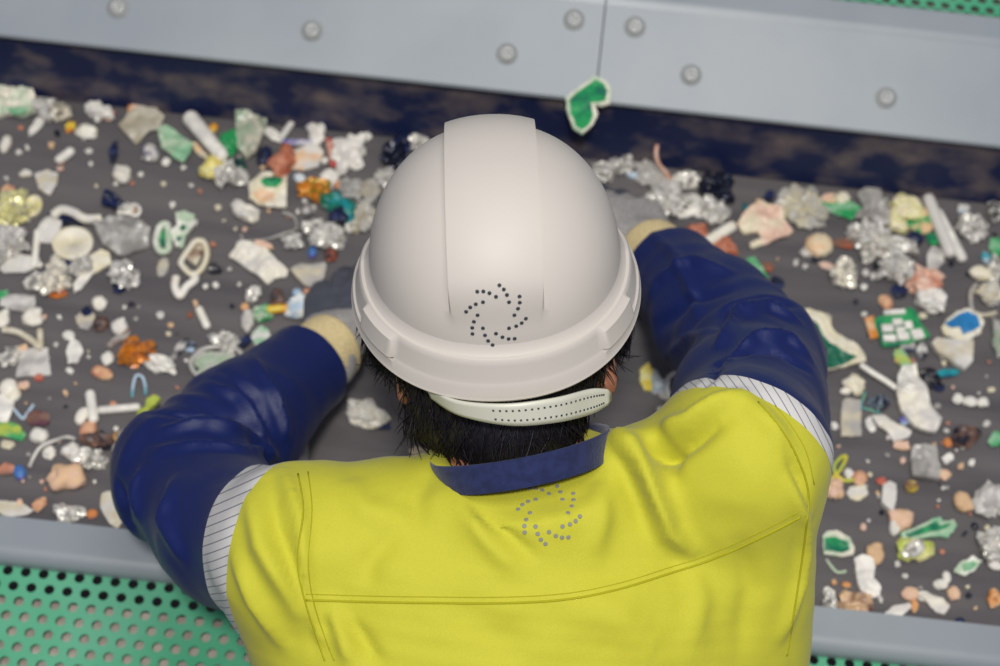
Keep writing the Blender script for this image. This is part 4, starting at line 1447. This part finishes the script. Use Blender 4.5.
inlay(o, Y2([(775, 222), (820, 192), (865, 172), (905, 190), (918, 230), (890, 250), (850, 262), (835, 235), (800, 240)]), pmat('blue', 'blue'), 'blue_face')
poly(Y2([(720, 305), (735, 288), (885, 298), (882, 380), (850, 412), (800, 380), (745, 345)]), 'lgrey', 'beige', 'grey cream wedge below the bright blue plate', 'plastic_wedge', th=0.007, crump=0.003)
wire('wire_offcut', Y2([(905, 60), (885, 85), (882, 130), (892, 168), (930, 182), (985, 172)]), 0.0026, pmat('beige', 'grey'), [.001, .003, .003, .002, .001, .001])
finish(COL.objects[-1], 'cream L bent wire right of the bright blue plate', 'wire')
poly(Y2([(575, 490), (600, 410), (655, 390), (665, 440), (690, 480), (710, 555), (760, 605), (735, 660), (700, 660), (650, 640), (600, 580)]), 'lgrey', 'off', 'big white plastic L shape below the green circuit board', 'plastic_moulding', th=0.006, crump=0.006)
put('F', 902, 361, 12, 24, -30, 'mgreen', 'lime', 'green flap at the top of the big white plastic L')
put('L', 906, 380, 16, 22, 15, 'wh', 'clear', 'bright white wad on the big white plastic L', z0=0.005)
poly(Y3([(205, 20), (225, 0), (300, 10), (300, 190), (270, 192), (200, 188)]), 'grey', 'beige', 'upright beige grey card beside the right sleeve', 'card_scrap', 'card scrap', crump=0.002)
poly(Y3([(545, 255), (600, 245), (672, 252), (675, 320), (695, 375), (685, 415), (600, 412), (550, 395)]), 'lgrey', 'grey', 'grey folded bag square at the right, right of the lime loop', 'plastic_bag', 'film scrap', th=0.006, crump=0.006, kind='c')
put('C', 919, 448, 12, 6, 5, 'wh', 'wh', 'white tab on top of the grey folded bag', z0=0.008)
poly(Y3([(355, 85), (420, 85), (470, 130), (550, 170), (540, 195), (460, 218), (440, 180), (380, 130)]), 'lgrey', 'off', 'pale bow tie flake left of the big white plastic L', crump=0.005)
poly(Y3([(405, 440), (440, 422), (472, 440), (470, 520), (455, 575), (430, 555), (400, 530)]), 'lgrey', 'silver', 'pale grey hollow case above the tan stone at lower right', 'plastic_case', th=0.008, crump=0.002)
put('S', 901, 520, 24, 18, 20, 'tan', 'pink', 'tan stone below the pale grey hollow case', name='foam_pebble')
put('S', 963, 502, 20, 16, 10, 'tan', 'tan', 'tan triangular stone left of the grey white crumple at the right edge', name='foam_pebble')
put('L', 992, 500, 38, 34, 10, 'lgrey', 'grey', 'big grey white crumple at the right edge', hz=0.025)
o = poly(Y4([(495, 75), (560, 50), (640, 10), (680, 0), (690, 20), (740, 10), (755, 40), (710, 90), (660, 85), (580, 95), (520, 112)]), 'mgreen', 'pgreen', 'green and white layered strip above the lime lump', 'board_fragment', 'circuit board scrap', th=0.005, crump=0.003)
inlay(o, Y4([(520, 75), (600, 45), (660, 15), (680, 35), (730, 25), (700, 50), (620, 65), (540, 90)]), pmat('dgreen', 'green'), 'green_face')
put('L', 913, 551, 36, 24, -12, 'ycream', 'lime', 'pale lime lump topped with white crystals', hz=0.016)
put('X', 912, 548, 22, 12, -35, 'wh', 'silver', 'white crystals on the pale lime lump', z0=0.010)
o = poly(Y4([(140, 85), (165, 65), (215, 58), (270, 85), (290, 130), (285, 165), (240, 178), (150, 165)]), 'off', 'pgreen', 'dark green plate with pale rim beside the yellow jacket, lower right', 'board_fragment', 'circuit board scrap')
inlay(o, Y4([(155, 90), (210, 82), (262, 105), (270, 140), (235, 152), (155, 140)]), pmat('dgreen', 'green'), 'green_face')
put('S', 874, 552, 18, 17, 15, 'tan', 'tan', 'tan nub right of the dark green plate', name='foam_pebble')
poly(Y4([(285, 190), (320, 172), (375, 185), (380, 240), (370, 280), (408, 325), (400, 362), (370, 368), (320, 345), (300, 300), (295, 240)]), 'wh', 'lgrey', 'white tooth shaped moulding near the rail at lower right', 'plastic_moulding', th=0.007, crump=0.004)
o = poly(Y4([(742, 240), (770, 200), (830, 172), (868, 195), (840, 235), (790, 262)]), 'wh', 'pgreen', 'white oval flake with a mint centre, lower right', crump=0.003)
inlay(o, Y4([(785, 205), (830, 190), (850, 205), (825, 232), (790, 235)]), pmat('mgreen', 'green'), 'mint_face')
put('X', 992, 545, 28, 28, 10, 'silver', 'wh', 'white foil ball at the right edge near the rail')
put('C', 995, 565, 14, 8, 5, 'wh', 'lgrey', 'white bar under the white foil ball at the right edge')
poly(Y4([(572, 340), (600, 330), (690, 365), (725, 400), (700, 438), (660, 425), (620, 385)]), 'lgrey', 'off', 'white fish shaped flake at the rail, lower right', crump=0.005)
put('L', 856, 602, 36, 18, 12, 'brown', 'tan', 'heap of brown crumbs against the near rail, lower right', name='crumb_heap', cat='dirt')
poly(Y4([(420, 438), (470, 395), (540, 385), (550, 405), (500, 450)]), 'wh', 'lgrey', 'white shard touching the near rail right of the brown crumbs', crump=0.003)
# green wire loops
wire('wire_offcut', [(831, 479), (840, 470), (846, 458), (842, 457), (834, 466), (836, 475), (845, 481), (854, 480)], 0.0022, pmat('lime', 'yellow'), [.002] * 8)
finish(COL.objects[-1], 'olive lime loop of wire beside the right shoulder of the jacket', 'wire')
wire('wire_offcut', Y2([(460, 490), (450, 520), (445, 550), (480, 560), (520, 575)]), 0.0014, pmat('mgreen', 'teal'))
finish(COL.objects[-1], 'thin mint wire under the cream knob', 'wire')
wire('wire_offcut', [(671, 184), (666, 173), (659, 165), (656, 155), (657, 145)], 0.0026, pmat('copper', 'pink'), [.002, .012, .022, .032, .040])
finish(COL.objects[-1], 'copper strip standing up from the foil right of the hard hat', 'wire')
wire('wire_offcut', Y4([(165, 180), (185, 210), (215, 240), (255, 235)]), 0.0018, pmat('pgreen', 'grey'))
finish(COL.objects[-1], 'pale green wire below the dark green plate', 'wire')
wire('wire_offcut', Z4([(165, 140), (180, 165), (260, 160), (340, 135), (385, 115), (375, 70), (330, 50)]), 0.0016, pmat('grey', 'clear', 'c'))
finish(COL.objects[-1], 'thin smoky loop above the long white paper flake', 'wire')
wire('wire_offcut', Z3([(10, 520), (70, 530), (130, 565), (160, 590), (160, 520)]), 0.0038, pmat('beige', 'off'), [.002] * 5)
finish(COL.objects[-1], 'beige bent rod above the flat grey card', 'wire')
wire('wire_offcut', Z5([(50, 190), (90, 235), (110, 215), (135, 180)]), 0.0018, pmat('pblue', 'lgrey'))
finish(COL.objects[-1], 'pale blue V of wire above the maroon scrap', 'wire')
wire('plastic_ring', [(668, 378), (676, 374), (682, 384), (680, 396), (672, 400), (667, 390), (668, 378)], 0.0028, pmat('wh', 'lgrey'))
finish(COL.objects[-1], 'white loop beside the yellow strip, between head and right arm', 'plastic scrap')
wire('plastic_ring', [(128, 208), (135, 205), (140, 210), (137, 216), (130, 214)], 0.0022, pmat('wh', 'lgrey'))
finish(COL.objects[-1], 'small white C ring beside the black and white scrap, upper left', 'plastic scrap')

# ---- everything else, one row per piece: kind x y w h angle colours | label
ROWS = '''
X 43 107 22 16 20 silver lgrey|silver grey wad right of the pale green tub piece
F 38 126 24 8 -50 wh lgrey|white twisted strip below the pale green tub piece
X 63 113 22 14 10 off beige|cream crinkled strip in the upper left row
L 98 110 26 14 10 wh lgrey|white wad at the right end of the upper left row
F 110 117 10 10 20 pink red|pinkish red chip under the white wad, upper left row
F 70 128 12 9 -40 orange yellow|orange chip below the cream crinkled strip
L 87 131 18 12 -20 wh off|white curved lump right of the orange chip, upper left
R 65 156 13 8 -35 wh wh|small white capsule alone on the upper left belt
C 135 109 14 10 5 wh orange|white cube with orange corner above the beige plate
F 114 155 9 22 12 black navy|black chip alone above the pale grey nub
X 149 152 16 12 10 lgrey purple|white and purple foil bit below the beige plate
S 166 162 8 8 0 wh wh|tiny white ball below the mint green film
C 213 128 9 9 20 yellow orange|yellow dot at the upper side of the white tube
L 228 142 18 22 5 green green|bright green cap left of the fan shaped bag
L 213 167 22 20 10 yellow ycream|yellow lump at the lower end of the white tube
F 200 153 20 6 50 beige tan|beige stick along the lower side of the white tube
F 47 184 24 22 20 lgrey beige|grey wedge alone under the small white capsule
S 122 173 18 17 0 lgrey off|pale grey nub below the black chip
F 26 175 12 6 0 cream lgrey|small cream sliver left of the grey wedge
S 5 143 10 16 0 off lgrey|cream nub at the left edge below the tub piece
X 225 174 18 22 10 silver wh|silver foil wad below the yellow lump
X 239 176 16 16 -10 silver clear|silver foil wad right of the one below the yellow lump
F 8 197 14 16 0 copper tan|copper chip at the left edge of the belt
X 12 211 32 30 0 ycream off|large cream crumple at the left edge under the copper chip
D 33 207 16 18 0 cream ycream|cream disc on the right of the large cream crumple
L 113 201 28 13 20 black navy|black scrap with white glints left of the small C ring
X 124 207 16 10 30 wh silver|white glinting bit on the black scrap, upper left
F 275 137 22 9 30 wh lgrey|white double flake right of the fan shaped bag
R 287 130 17 6 -55 silver lgrey|silver stick above the purple rod
R 297 143 22 6 0 silver purple|silver rod with purple tint right of the white double flake
C 264 155 14 20 10 navy black|navy chip between the bag and the copper lump
L 283 161 20 28 10 rust copper|red copper lump below the silver rod
F 305 161 32 22 -20 lgrey tan|pale triangle flake with orange edge right of the copper lump
L 316 132 16 20 -20 wh lgrey|white lump above the large white crumpled bag
F 365 139 12 7 -20 wh silver|bright white tag at the upper right of the large bag
S 300 178 12 9 0 wh pblue|pale blue white nub below the pale triangle flake
X 315 188 30 17 5 orange yellow|orange foil lump below the pale triangle flake
L 328 176 16 13 0 silver wh|silver lump at the top right of the orange foil
S 339 183 8 9 0 copper orange|orange nub right of the orange foil
X 394 156 26 20 10 black navy|black crumple with white glints left of the hard hat
X 403 142 22 14 -20 navy black|navy wad above the black crumple left of the hat
X 421 143 24 14 -10 wh clear|white film tuft beside the hat above the black crumple
X 388 176 18 16 0 silver wh|silver film tuft at the left side of the hat dome
B 353 190 22 18 10 clear grey|clear film tuft right of the orange nub
B 372 192 20 20 0 clear beige|clear beige film beside the hat dome
X 316 226 22 14 10 wh silver|bright white foil below the teal bag
X 330 237 32 20 -10 silver wh|large silver foil wad below the bright white foil
L 307 210 12 14 0 black lgrey|black bit with pale edge left of the teal bag
F 350 225 10 16 20 silver wh|white shard right of the teal bag
B 364 215 20 30 15 clear beige|clear pouch between the teal bag and the hat
L 246 212 26 14 25 off lgrey|cream crumpled tail below the green oval paper
F 240 166 14 12 0 dgreen black|dark green scrap under the fan shaped bag
F 262 247 18 8 10 tan pink|tan tag above the long white paper flake
L 312 252 8 10 0 purple blue|purple bit right of the tan tag
S 315 253 5 5 0 pblue wh|tiny pale bead beside the purple bit
L 330 255 12 12 0 rust black|rust red bit below the large silver foil
X 294 240 16 14 10 clear lgrey|clear crinkle left of the large silver foil
X 254 293 14 16 -10 wh lgrey|white chip below the long white paper flake
S 245 307 8 8 0 orange tan|orange nub below the white chip near the paper flake
L 263 313 17 17 0 green pgreen|green lump above the left navy cuff
L 277 296 14 14 0 brown black|brown and black bit above the orange capsule
R 280 309 18 8 -5 orange yellow|orange capsule right of the green lump
L 300 303 20 22 30 wh pblue|white crumple with pale blue side near the left cuff
C 297 293 9 8 -30 blue pblue|blue cap on the white crumple near the left cuff
R 320 303 26 5 85 beige grey|beige stick upright beside the left dark glove
S 247 321 12 20 -5 lgrey grey|grey oval bead below the orange nub
F 307 293 8 8 0 tan copper|tan chip right of the blue cap
X 224 340 28 16 10 silver wh|silver foil bit above the clear film, by the left sleeve
F 260 339 18 20 20 mgreen clear|translucent green flake against the left navy cuff
F 246 343 16 8 -40 black navy|black sliver beside the translucent green flake
R 36 249 29 6 95 wh off|white rod upright left of the round dish
F 50 233 24 26 20 lgrey silver|pale grey flake between the white rod and the black scrap
X 10 243 28 32 10 lgrey wh|pale crumple at the left edge below the large cream crumple
F 20 266 34 20 -8 lgrey silver|pale jagged sheet left of the white foil flower
X 80 265 22 18 20 silver wh|silver bits below the round dish
F 98 264 24 16 -30 cream off|cream flake right of the silver bits
F 69 266 8 26 -40 black navy|black strip below the round dish
F 84 280 10 26 30 silver wh|silver shard below the silver bits
X 55 276 26 28 0 off silver|white foil flower with an orange speck
F 57 295 20 9 -8 orange rust|orange brown bit below the white foil flower
X 36 281 20 18 0 wh lgrey|white crumple left of the white foil flower
X 122 275 24 22 20 silver lgrey|silver crumple below the wide smoky film
F 118 288 13 11 10 navy black|navy bit below the silver crumple
X 213 267 16 10 -20 black silver|black and silver bit right of the hexagon frame
F 18 304 34 16 10 grey lgrey|grey film scrap at the left under the jagged sheet
S 32 317 19 18 5 wh off|white rounded block right of the grey film scrap
S 3 318 13 18 0 wh off|white nub at the left edge beside the grey film scrap
F 4 298 10 12 0 mgreen green|small green flake at the left edge above the white nub
X 12 356 20 17 0 wh lgrey|white lump at the left edge above the flat grey card
F 24 351 10 10 0 pink tan|pink chip on the left of the flat grey card
S 101 303 15 14 -10 wh off|white cube below the navy bit, left of centre
S 87 311 9 9 0 navy black|tiny navy bead left of the white cube
F 86 322 18 15 10 grey beige|grey flake below the tiny navy bead
L 101 324 14 13 0 brown black|dark brown knot between the grey flake and the white chunk
S 119 326 15 14 0 wh lgrey|white chunk right of the dark brown knot
S 69 335 11 8 10 wh wh|small white oval left of the dark brown knot
F 75 353 18 20 10 lgrey wh|pale flake below the small white oval
S 106 358 12 12 0 wh wh|white ball left of the amber wrapper
R 203 318 16 7 65 wh off|small white curved capsule above the silver foil
S 190 315 6 7 0 rust brown|rust crumb left of the small white curved capsule
F 180 350 9 22 35 black lgrey|black curved scrap right of the white crumpled paper
F 191 348 12 10 0 pblue black|pale blue shard beside the black curved scrap
S 102 373 20 10 12 tan copper|tan oval slab below the amber wrapper
C 8 388 16 16 0 wh off|white block at the left edge under the flat grey card
C 13 394 15 13 -40 wh cream|cream white cube leaning on the white block at the left edge
F 24 387 11 9 0 tan pink|tan chip right of the cream white cube
S 38 377 9 7 0 red copper|small red bead below the flat grey card
F 5 412 14 32 8 wh lgrey|long white slab at the left edge under the cubes
F 37 420 26 13 14 maroon brown|maroon scrap beside the pale blue V wire
F 10 433 26 14 10 green lime|leaf green flake at the left edge
F 8 446 14 8 10 cream beige|cream flake below the leaf green flake
S 39 435 15 15 10 wh wh|white cube below the maroon scrap
R 92 407 22 9 82 wh wh|white capsule standing left of the white bar
C 81 416 12 17 12 wh off|white chunk left of the white capsule
R 119 409 32 7 -5 wh lgrey|white bar left of the lime green comb
F 114 405 8 5 0 tan copper|tan speck on the white bar
C 88 430 14 16 10 tan copper|tan block below the white chunk
L 96 441 28 15 -5 black brown|black brown crumple below the tan block
X 92 459 28 18 -10 wh silver|white crinkled foil below the black brown crumple
L 73 450 18 13 10 wh lgrey|white knob left of the black brown crumple
S 49 452 13 13 0 wh wh|white ball below the long grey curved wire
S 119 437 10 11 0 mgreen orange|green and orange nub right of the black brown crumple
S 128 441 22 30 25 lgrey grey|grey slab tucked against the left elbow
S 40 505 13 14 10 tan copper|tan lump left of the silver foil ball
S 93 513 11 9 0 copper orange|orange brown nub right of the silver foil ball
F 12 510 40 14 5 lgrey beige|long pale slab at the near rail, far left
S 19 503 7 8 0 tan pink|tiny tan nub above the long pale slab
S 129 508 12 16 10 tan copper|tan wedge against the navy sleeve at the near rail
F 7 470 16 10 0 brown copper|faint brown flake left of the purple plug
F 45 176 6 5 0 wh lgrey|tiny white speck above the grey wedge
X 602 173 22 17 0 silver wh|silver film tuft right of the hard hat top
X 622 166 20 17 -20 silver lgrey|silver film tuft further right beside the hard hat
F 638 177 26 6 8 clear pblue|clear strip between the film tufts and the copper strip
B 655 177 22 30 -40 clear lgrey|clear pouch behind the copper strip
X 668 199 36 26 0 silver wh|big silver crumple below the copper strip
X 690 180 28 13 12 wh silver|white foil strip right of the copper strip
X 716 188 30 26 0 black navy|black glinting crumple on the right of the hard hat
X 716 209 26 20 30 silver wh|silver wad below the black glinting crumple
F 697 208 16 26 -40 clear silver|clear tube between the two silver wads
L 650 208 20 12 0 black navy|black scrap below the big silver crumple
F 687 215 24 8 -15 silver wh|silver sliver above the copper pieces
L 697 231 20 14 10 copper rust|copper lump left of the white bar by the right sleeve
R 717 236 30 10 -32 wh off|white bar lying over copper by the right sleeve
L 724 247 20 16 10 rust copper|rust copper lump right of the white bar by the sleeve
S 745 206 6 7 0 teal black|dark teal bead above the pink plate
F 769 197 12 10 0 black navy|black bit above the pink plate
B 786 199 14 22 20 clear silver|clear sliver left of the cream shell bag
B 806 207 44 30 20 clear cream|cream shell shaped bag right of the pink plate
X 812 195 18 12 40 black silver|black foil on the top of the cream shell bag
F 840 208 36 16 20 green mgreen|green flake right of the cream shell bag
F 829 200 14 9 0 tan pink|tan chip on the green flake beside the shell bag
S 842 198 12 10 0 off cream|cream chip at the top of the green flake
B 874 209 36 32 15 lgrey grey|smoky grey pouch left of the yellow cream lumps
X 866 236 32 20 20 silver wh|silver crinkle below the smoky grey pouch
X 887 245 44 18 14 silver beige|long silver beige crinkle in the right pile
X 896 266 34 30 0 silver lgrey|silver crumple hanging below the right pile
X 868 255 14 16 0 wh silver|bright white nub left of the silver crumple in the right pile
L 905 207 32 24 10 ycream cream|yellow cream lump at the top of the right pile
L 898 225 18 16 0 ycream cream|small yellow cream lump under the larger one
F 921 222 24 24 0 tan green|tan chip with green edge right of the yellow lumps
C 916 238 16 12 10 black navy|black block under the tan chip with green edge
F 932 240 12 12 0 green dgreen|green bit right of the black block
R 939 226 50 11 68 lgrey clear|pale bent strip right of the tan and green chip
R 950 236 44 9 62 lgrey wh|second pale bent strip right of the first
F 935 262 20 22 20 grey lgrey|grey film tag right of the silver crumple
F 844 245 22 10 8 rust brown|rust brown flake left of the right pile
C 819 244 24 20 8 cream tan|cream block below the cream shell bag
F 811 256 22 10 30 black lgrey|dark sliver below the cream block
X 844 273 24 24 30 off silver|white foil ball below the rust brown flake
F 828 268 18 6 20 grey pink|grey pink sliver left of the white foil ball
L 924 281 34 24 -10 copper pink|salmon foam lump below the right pile
S 910 277 10 10 0 wh wh|white bead at the left of the salmon lump
L 932 299 28 22 30 wh lgrey|white wad below the salmon lump
F 899 293 16 12 0 black navy|black flake left of the salmon lump
S 886 301 12 14 -10 copper tan|copper nub above the green circuit board
X 975 226 26 20 0 lgrey wh|pale wad at the right edge of the upper belt
X 966 222 14 20 10 wh silver|white shard left of the pale wad, upper right
F 962 210 12 8 0 pblue lgrey|pale blue chip above the pale wad
X 996 212 14 20 0 silver black|silver scrap at the upper right edge near the skirt
S 981 272 22 12 0 cream off|cream pill at the right, above the L bent wire
F 985 259 9 11 0 pblue teal|pale blue bit above the cream pill
F 996 249 14 18 0 green mgreen|green shard at the right edge above the cream pill
X 996 268 12 24 0 wh silver|white crumple at the right edge beside the cream pill
L 992 293 24 18 20 lgrey beige|pale lump at the right edge above the bent wire
B 998 340 12 30 0 clear pgreen|clear film at the right edge beside the blue plate
F 757 272 14 28 -30 green mgreen|green slip touching the right sleeve
S 768 284 6 7 0 off wh|cream bead at the foot of the green slip
F 768 268 12 8 10 rust brown|rust flake right of the green slip
F 777 284 14 9 20 navy black|navy bit right of the cream bead
F 826 322 10 12 20 grey beige|grey tag at the rim of the large green board
F 922 352 10 14 -10 black silver|black clip left of the grey cream wedge
X 930 377 18 16 40 black grey|black grey knot below the black clip
F 935 386 16 9 30 navy black|navy sliver below the black grey knot
F 947 375 20 8 -10 navy teal|dark teal sliver under the grey cream wedge
F 906 348 14 10 0 navy grey|dark tag under the green circuit board
S 958 398 11 9 0 wh wh|left white bead of the chain at the right
S 970 401 12 9 0 wh silver|middle white bead of the chain at the right
S 982 402 11 9 0 wh wh|right white bead of the chain at the right
L 856 385 22 16 10 cream off|cream knob below the large green board
S 845 391 12 7 0 off wh|white nib at the left of the cream knob
X 879 404 18 14 -20 black pblue|dark and pale blue bit right of the mint wire
F 870 426 8 16 -30 wh lgrey|white chip right of the upright beige grey card
F 904 422 12 9 -20 pblue purple|lavender bit on the left of the big white plastic L
S 835 425 8 9 0 lgrey wh|pale bead left of the upright card
F 901 447 14 8 0 tan pink|tan tag below the bow tie flake
L 966 436 26 18 -20 brown black|brown black knot at the right below the bead chain
S 963 447 8 6 0 wh silver|white glint bead under the brown black knot
S 948 443 8 9 0 copper orange|orange bead left of the brown black knot
F 997 441 16 14 0 green mgreen|green chip at the right edge beside the brown black knot
F 948 459 12 8 -25 lgrey wh|pale chip right of the grey folded bag
S 944 475 10 9 0 pink tan|pink nub at the lower right of the grey folded bag
L 834 488 18 20 10 tan pink|tan lump next to the jacket below the lime loop
S 827 466 7 8 0 copper tan|copper bead between jacket and lime loop
C 860 478 14 14 30 tan copper|tan cube right of the lime loop
S 849 473 11 10 0 wh lgrey|white nub inside the lime loop
F 856 494 18 16 0 cream lgrey|cream triangle below the tan cube
S 881 481 11 9 0 copper red|red copper bead above the hollow case
D 911 487 12 9 0 yellow brown|brown ring below the grey folded bag
S 896 527 12 14 0 wh lgrey|white bead left of the tan stone's foot
X 828 600 14 18 0 silver grey|grey film tuft beside the jacket at the near rail
F 829 597 12 20 -25 lgrey wh|pale shard beside the grey film tuft at the rail
S 834 582 6 6 0 orange tan|amber crumb above the grey film tuft
S 846 585 10 6 0 tan orange|amber sliver left of the white tooth shape
F 850 606 12 12 0 off lgrey|cream chip at the left of the brown crumb heap
S 909 593 16 12 0 tan pink|tan nub right of the white tooth shape
S 914 606 8 12 -10 tan orange|amber bead under the tan nub
F 922 597 14 9 10 lgrey pblue|pale blue chip at the head of the fish shaped flake
S 954 593 11 12 0 pink tan|pink nub right of the fish shaped flake
L 995 599 14 18 10 tan orange|tan lump at the right edge near the rail
S 941 584 14 9 -20 wh wh|white double bead left of the pink nub
S 946 577 8 10 0 wh wh|white bead above the white double bead
C 960 622 10 8 0 black navy|black cube at the near rail, lower right
S 947 606 7 8 0 pink copper|pink bead right of the fish shaped flake
F 647 380 13 28 -20 yellow ycream|yellow strip between the head and the right arm
B 660 388 14 24 -15 clear pblue|clear film right of the yellow strip
L 690 378 16 20 -20 pink tan|pink lump by the inner side of the right sleeve
X 663 410 14 8 0 silver wh|silver glint below the yellow strip
S 684 392 10 9 0 lgrey wh|pale bead right of the white loop
L 365 412 38 22 20 off lgrey|pale knotted rag between the left cuff and the hair
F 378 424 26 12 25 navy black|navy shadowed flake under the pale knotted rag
F 297 456 26 20 -10 lgrey grey|grey flake between left forearm and jacket
L 418 452 16 8 0 tan cream|tan bit between the hair and the collar
X 300 444 14 10 0 clear lgrey|clear tuft above the grey flake under the left forearm
'''
for line in ROWS.strip().split('\n'):
    a, lab = line.split('|')
    k, px, py, w, h, ang, ca, cb = a.split()
    nz = lab
    put(k, float(px), float(py), float(w), float(h), float(ang), ca, cb, lab)

# ---- crumbs: small countable chips strewn over the belt, each named after the piece it lies next to
LAND = [((18, 105), 'pale green tub piece'), ((142, 125), 'beige plate'), ((206, 137), 'white tube'), ((248, 130), 'fan shaped bag'), ((263, 190), 'green oval paper'),
        ((348, 152), 'large white bag'), ((338, 206), 'teal bag'), ((260, 264), 'long white paper flake'), ((195, 256), 'cream hexagon frame'), ((122, 238), 'wide smoky film'),
        ((73, 244), 'round dish'), ((35, 360), 'flat grey card'), ((135, 352), 'amber wrapper'), ((66, 476), 'tan stone at lower left'), ((69, 513), 'silver foil ball'),
        ((113, 510), 'pale plank'), ((92, 407), 'white capsule'), ((47, 184), 'grey wedge'), ((283, 161), 'copper lump'), ((247, 321), 'grey oval bead'),
        ((762, 227), 'pink plate'), ((900, 328), 'green circuit board'), ((830, 345), 'large green board'), ((962, 327), 'blue plate'), ((915, 400), 'white plastic L'),
        ((851, 418), 'upright beige card'), ((922, 465), 'grey folded bag'), ((990, 498), 'grey white crumple'), ((913, 550), 'pale lime lump'), ((838, 547), 'dark green plate'),
        ((865, 578), 'white tooth shape'), ((967, 567), 'white oval flake'), ((938, 604), 'fish shaped flake'), ((840, 470), 'lime loop'), ((924, 281), 'salmon lump'),
        ((819, 244), 'cream block'), ((905, 207), 'yellow cream lump'), ((668, 199), 'big silver crumple'), ((15, 430), 'leaf green flake'), ((101, 303), 'white cube')]
def crumb_label(px, py, colname, shape, used):
    q = sorted(LAND, key=lambda l: math.hypot(l[0][0] - px, l[0][1] - py))
    for (lx, ly), nm in q[:6]:
        dx, dy = px - lx, py - ly
        a = math.degrees(math.atan2(dy, dx)) % 360
        d = ['right of', 'below and right of', 'below', 'below and left of', 'left of', 'above and left of', 'above', 'above and right of'][int((a + 22.5) // 45) % 8]
        for dist in ('', ):
            s = 'tiny %s %s just %s the %s' % (colname, shape, d, nm) if math.hypot(dx, dy) < 34 else 'tiny %s %s a little way %s the %s' % (colname, shape, d, nm)
            if s not in used:
                used.add(s)
                return s
    return None
CN = {'lgrey': 'pale grey', 'wh': 'white', 'tan': 'tan', 'grey': 'grey', 'copper': 'copper', 'black': 'black', 'mgreen': 'green', 'pink': 'pink', 'silver': 'silver', 'cream': 'cream'}
rnd = random.Random(21)
used, spots = set(), [(float(l.split()[1]), float(l.split()[2]), max(float(l.split()[3]), float(l.split()[4])) * 0.5) for l in ROWS.strip().split('\n')]
spots += [(l[0][0], l[0][1], 17) for l in LAND]
nC = 0
anchor = list(spots)
for _ in range(4000):
    if nC >= 165: break
    left = rnd.random() < 0.52
    px = rnd.uniform(6, 350) if left else rnd.uniform(740, 994)
    if nC >= 80:
        q = rnd.choice(anchor)
        px, py = q[0] + rnd.gauss(0, 15), q[1] + rnd.gauss(0, 12)
        if not (5 < px < 350 or 742 < px < 995): continue
        left = px < 400
    lo_y = 92 + 0.112 * px + 22; hi_y = 512 + 0.112 * px - 8
    if nC < 80: py = rnd.uniform(lo_y, hi_y)
    elif not lo_y - 6 < py < hi_y: continue
    if left and (py > 500 - (px - 100) * 0.9 or px > 345 or (px > 285 and py > 240)) and px > 108: continue
    if not left and (px < 836 and py > 262 + (px - 740) * 0.35): continue
    if any(math.hypot(px - x, py - y) < r + (5 if nC < 80 else 1.5) for x, y, r in spots): continue
    ca = rnd.choice(['wh', 'wh', 'wh', 'cream', 'grey', 'copper', 'black', 'lgrey', 'pink', 'silver', 'cream', 'tan'])
    k = rnd.choice('FFCFS')
    lab = crumb_label(px, py, CN[ca], {'F': 'sliver', 'S': 'bead', 'C': 'cube'}[k], used)
    if lab is None: continue
    w = rnd.uniform(3.0, 7.5)
    put(k, px, py, w, w * rnd.uniform(0.6, 1.1), rnd.uniform(0, 180), ca, ca, lab, name={'F': 'plastic_sliver', 'S': 'plastic_bead', 'C': 'plastic_cube'}[k], cat='plastic scrap')
    spots.append((px, py, w / 2)); nC += 1
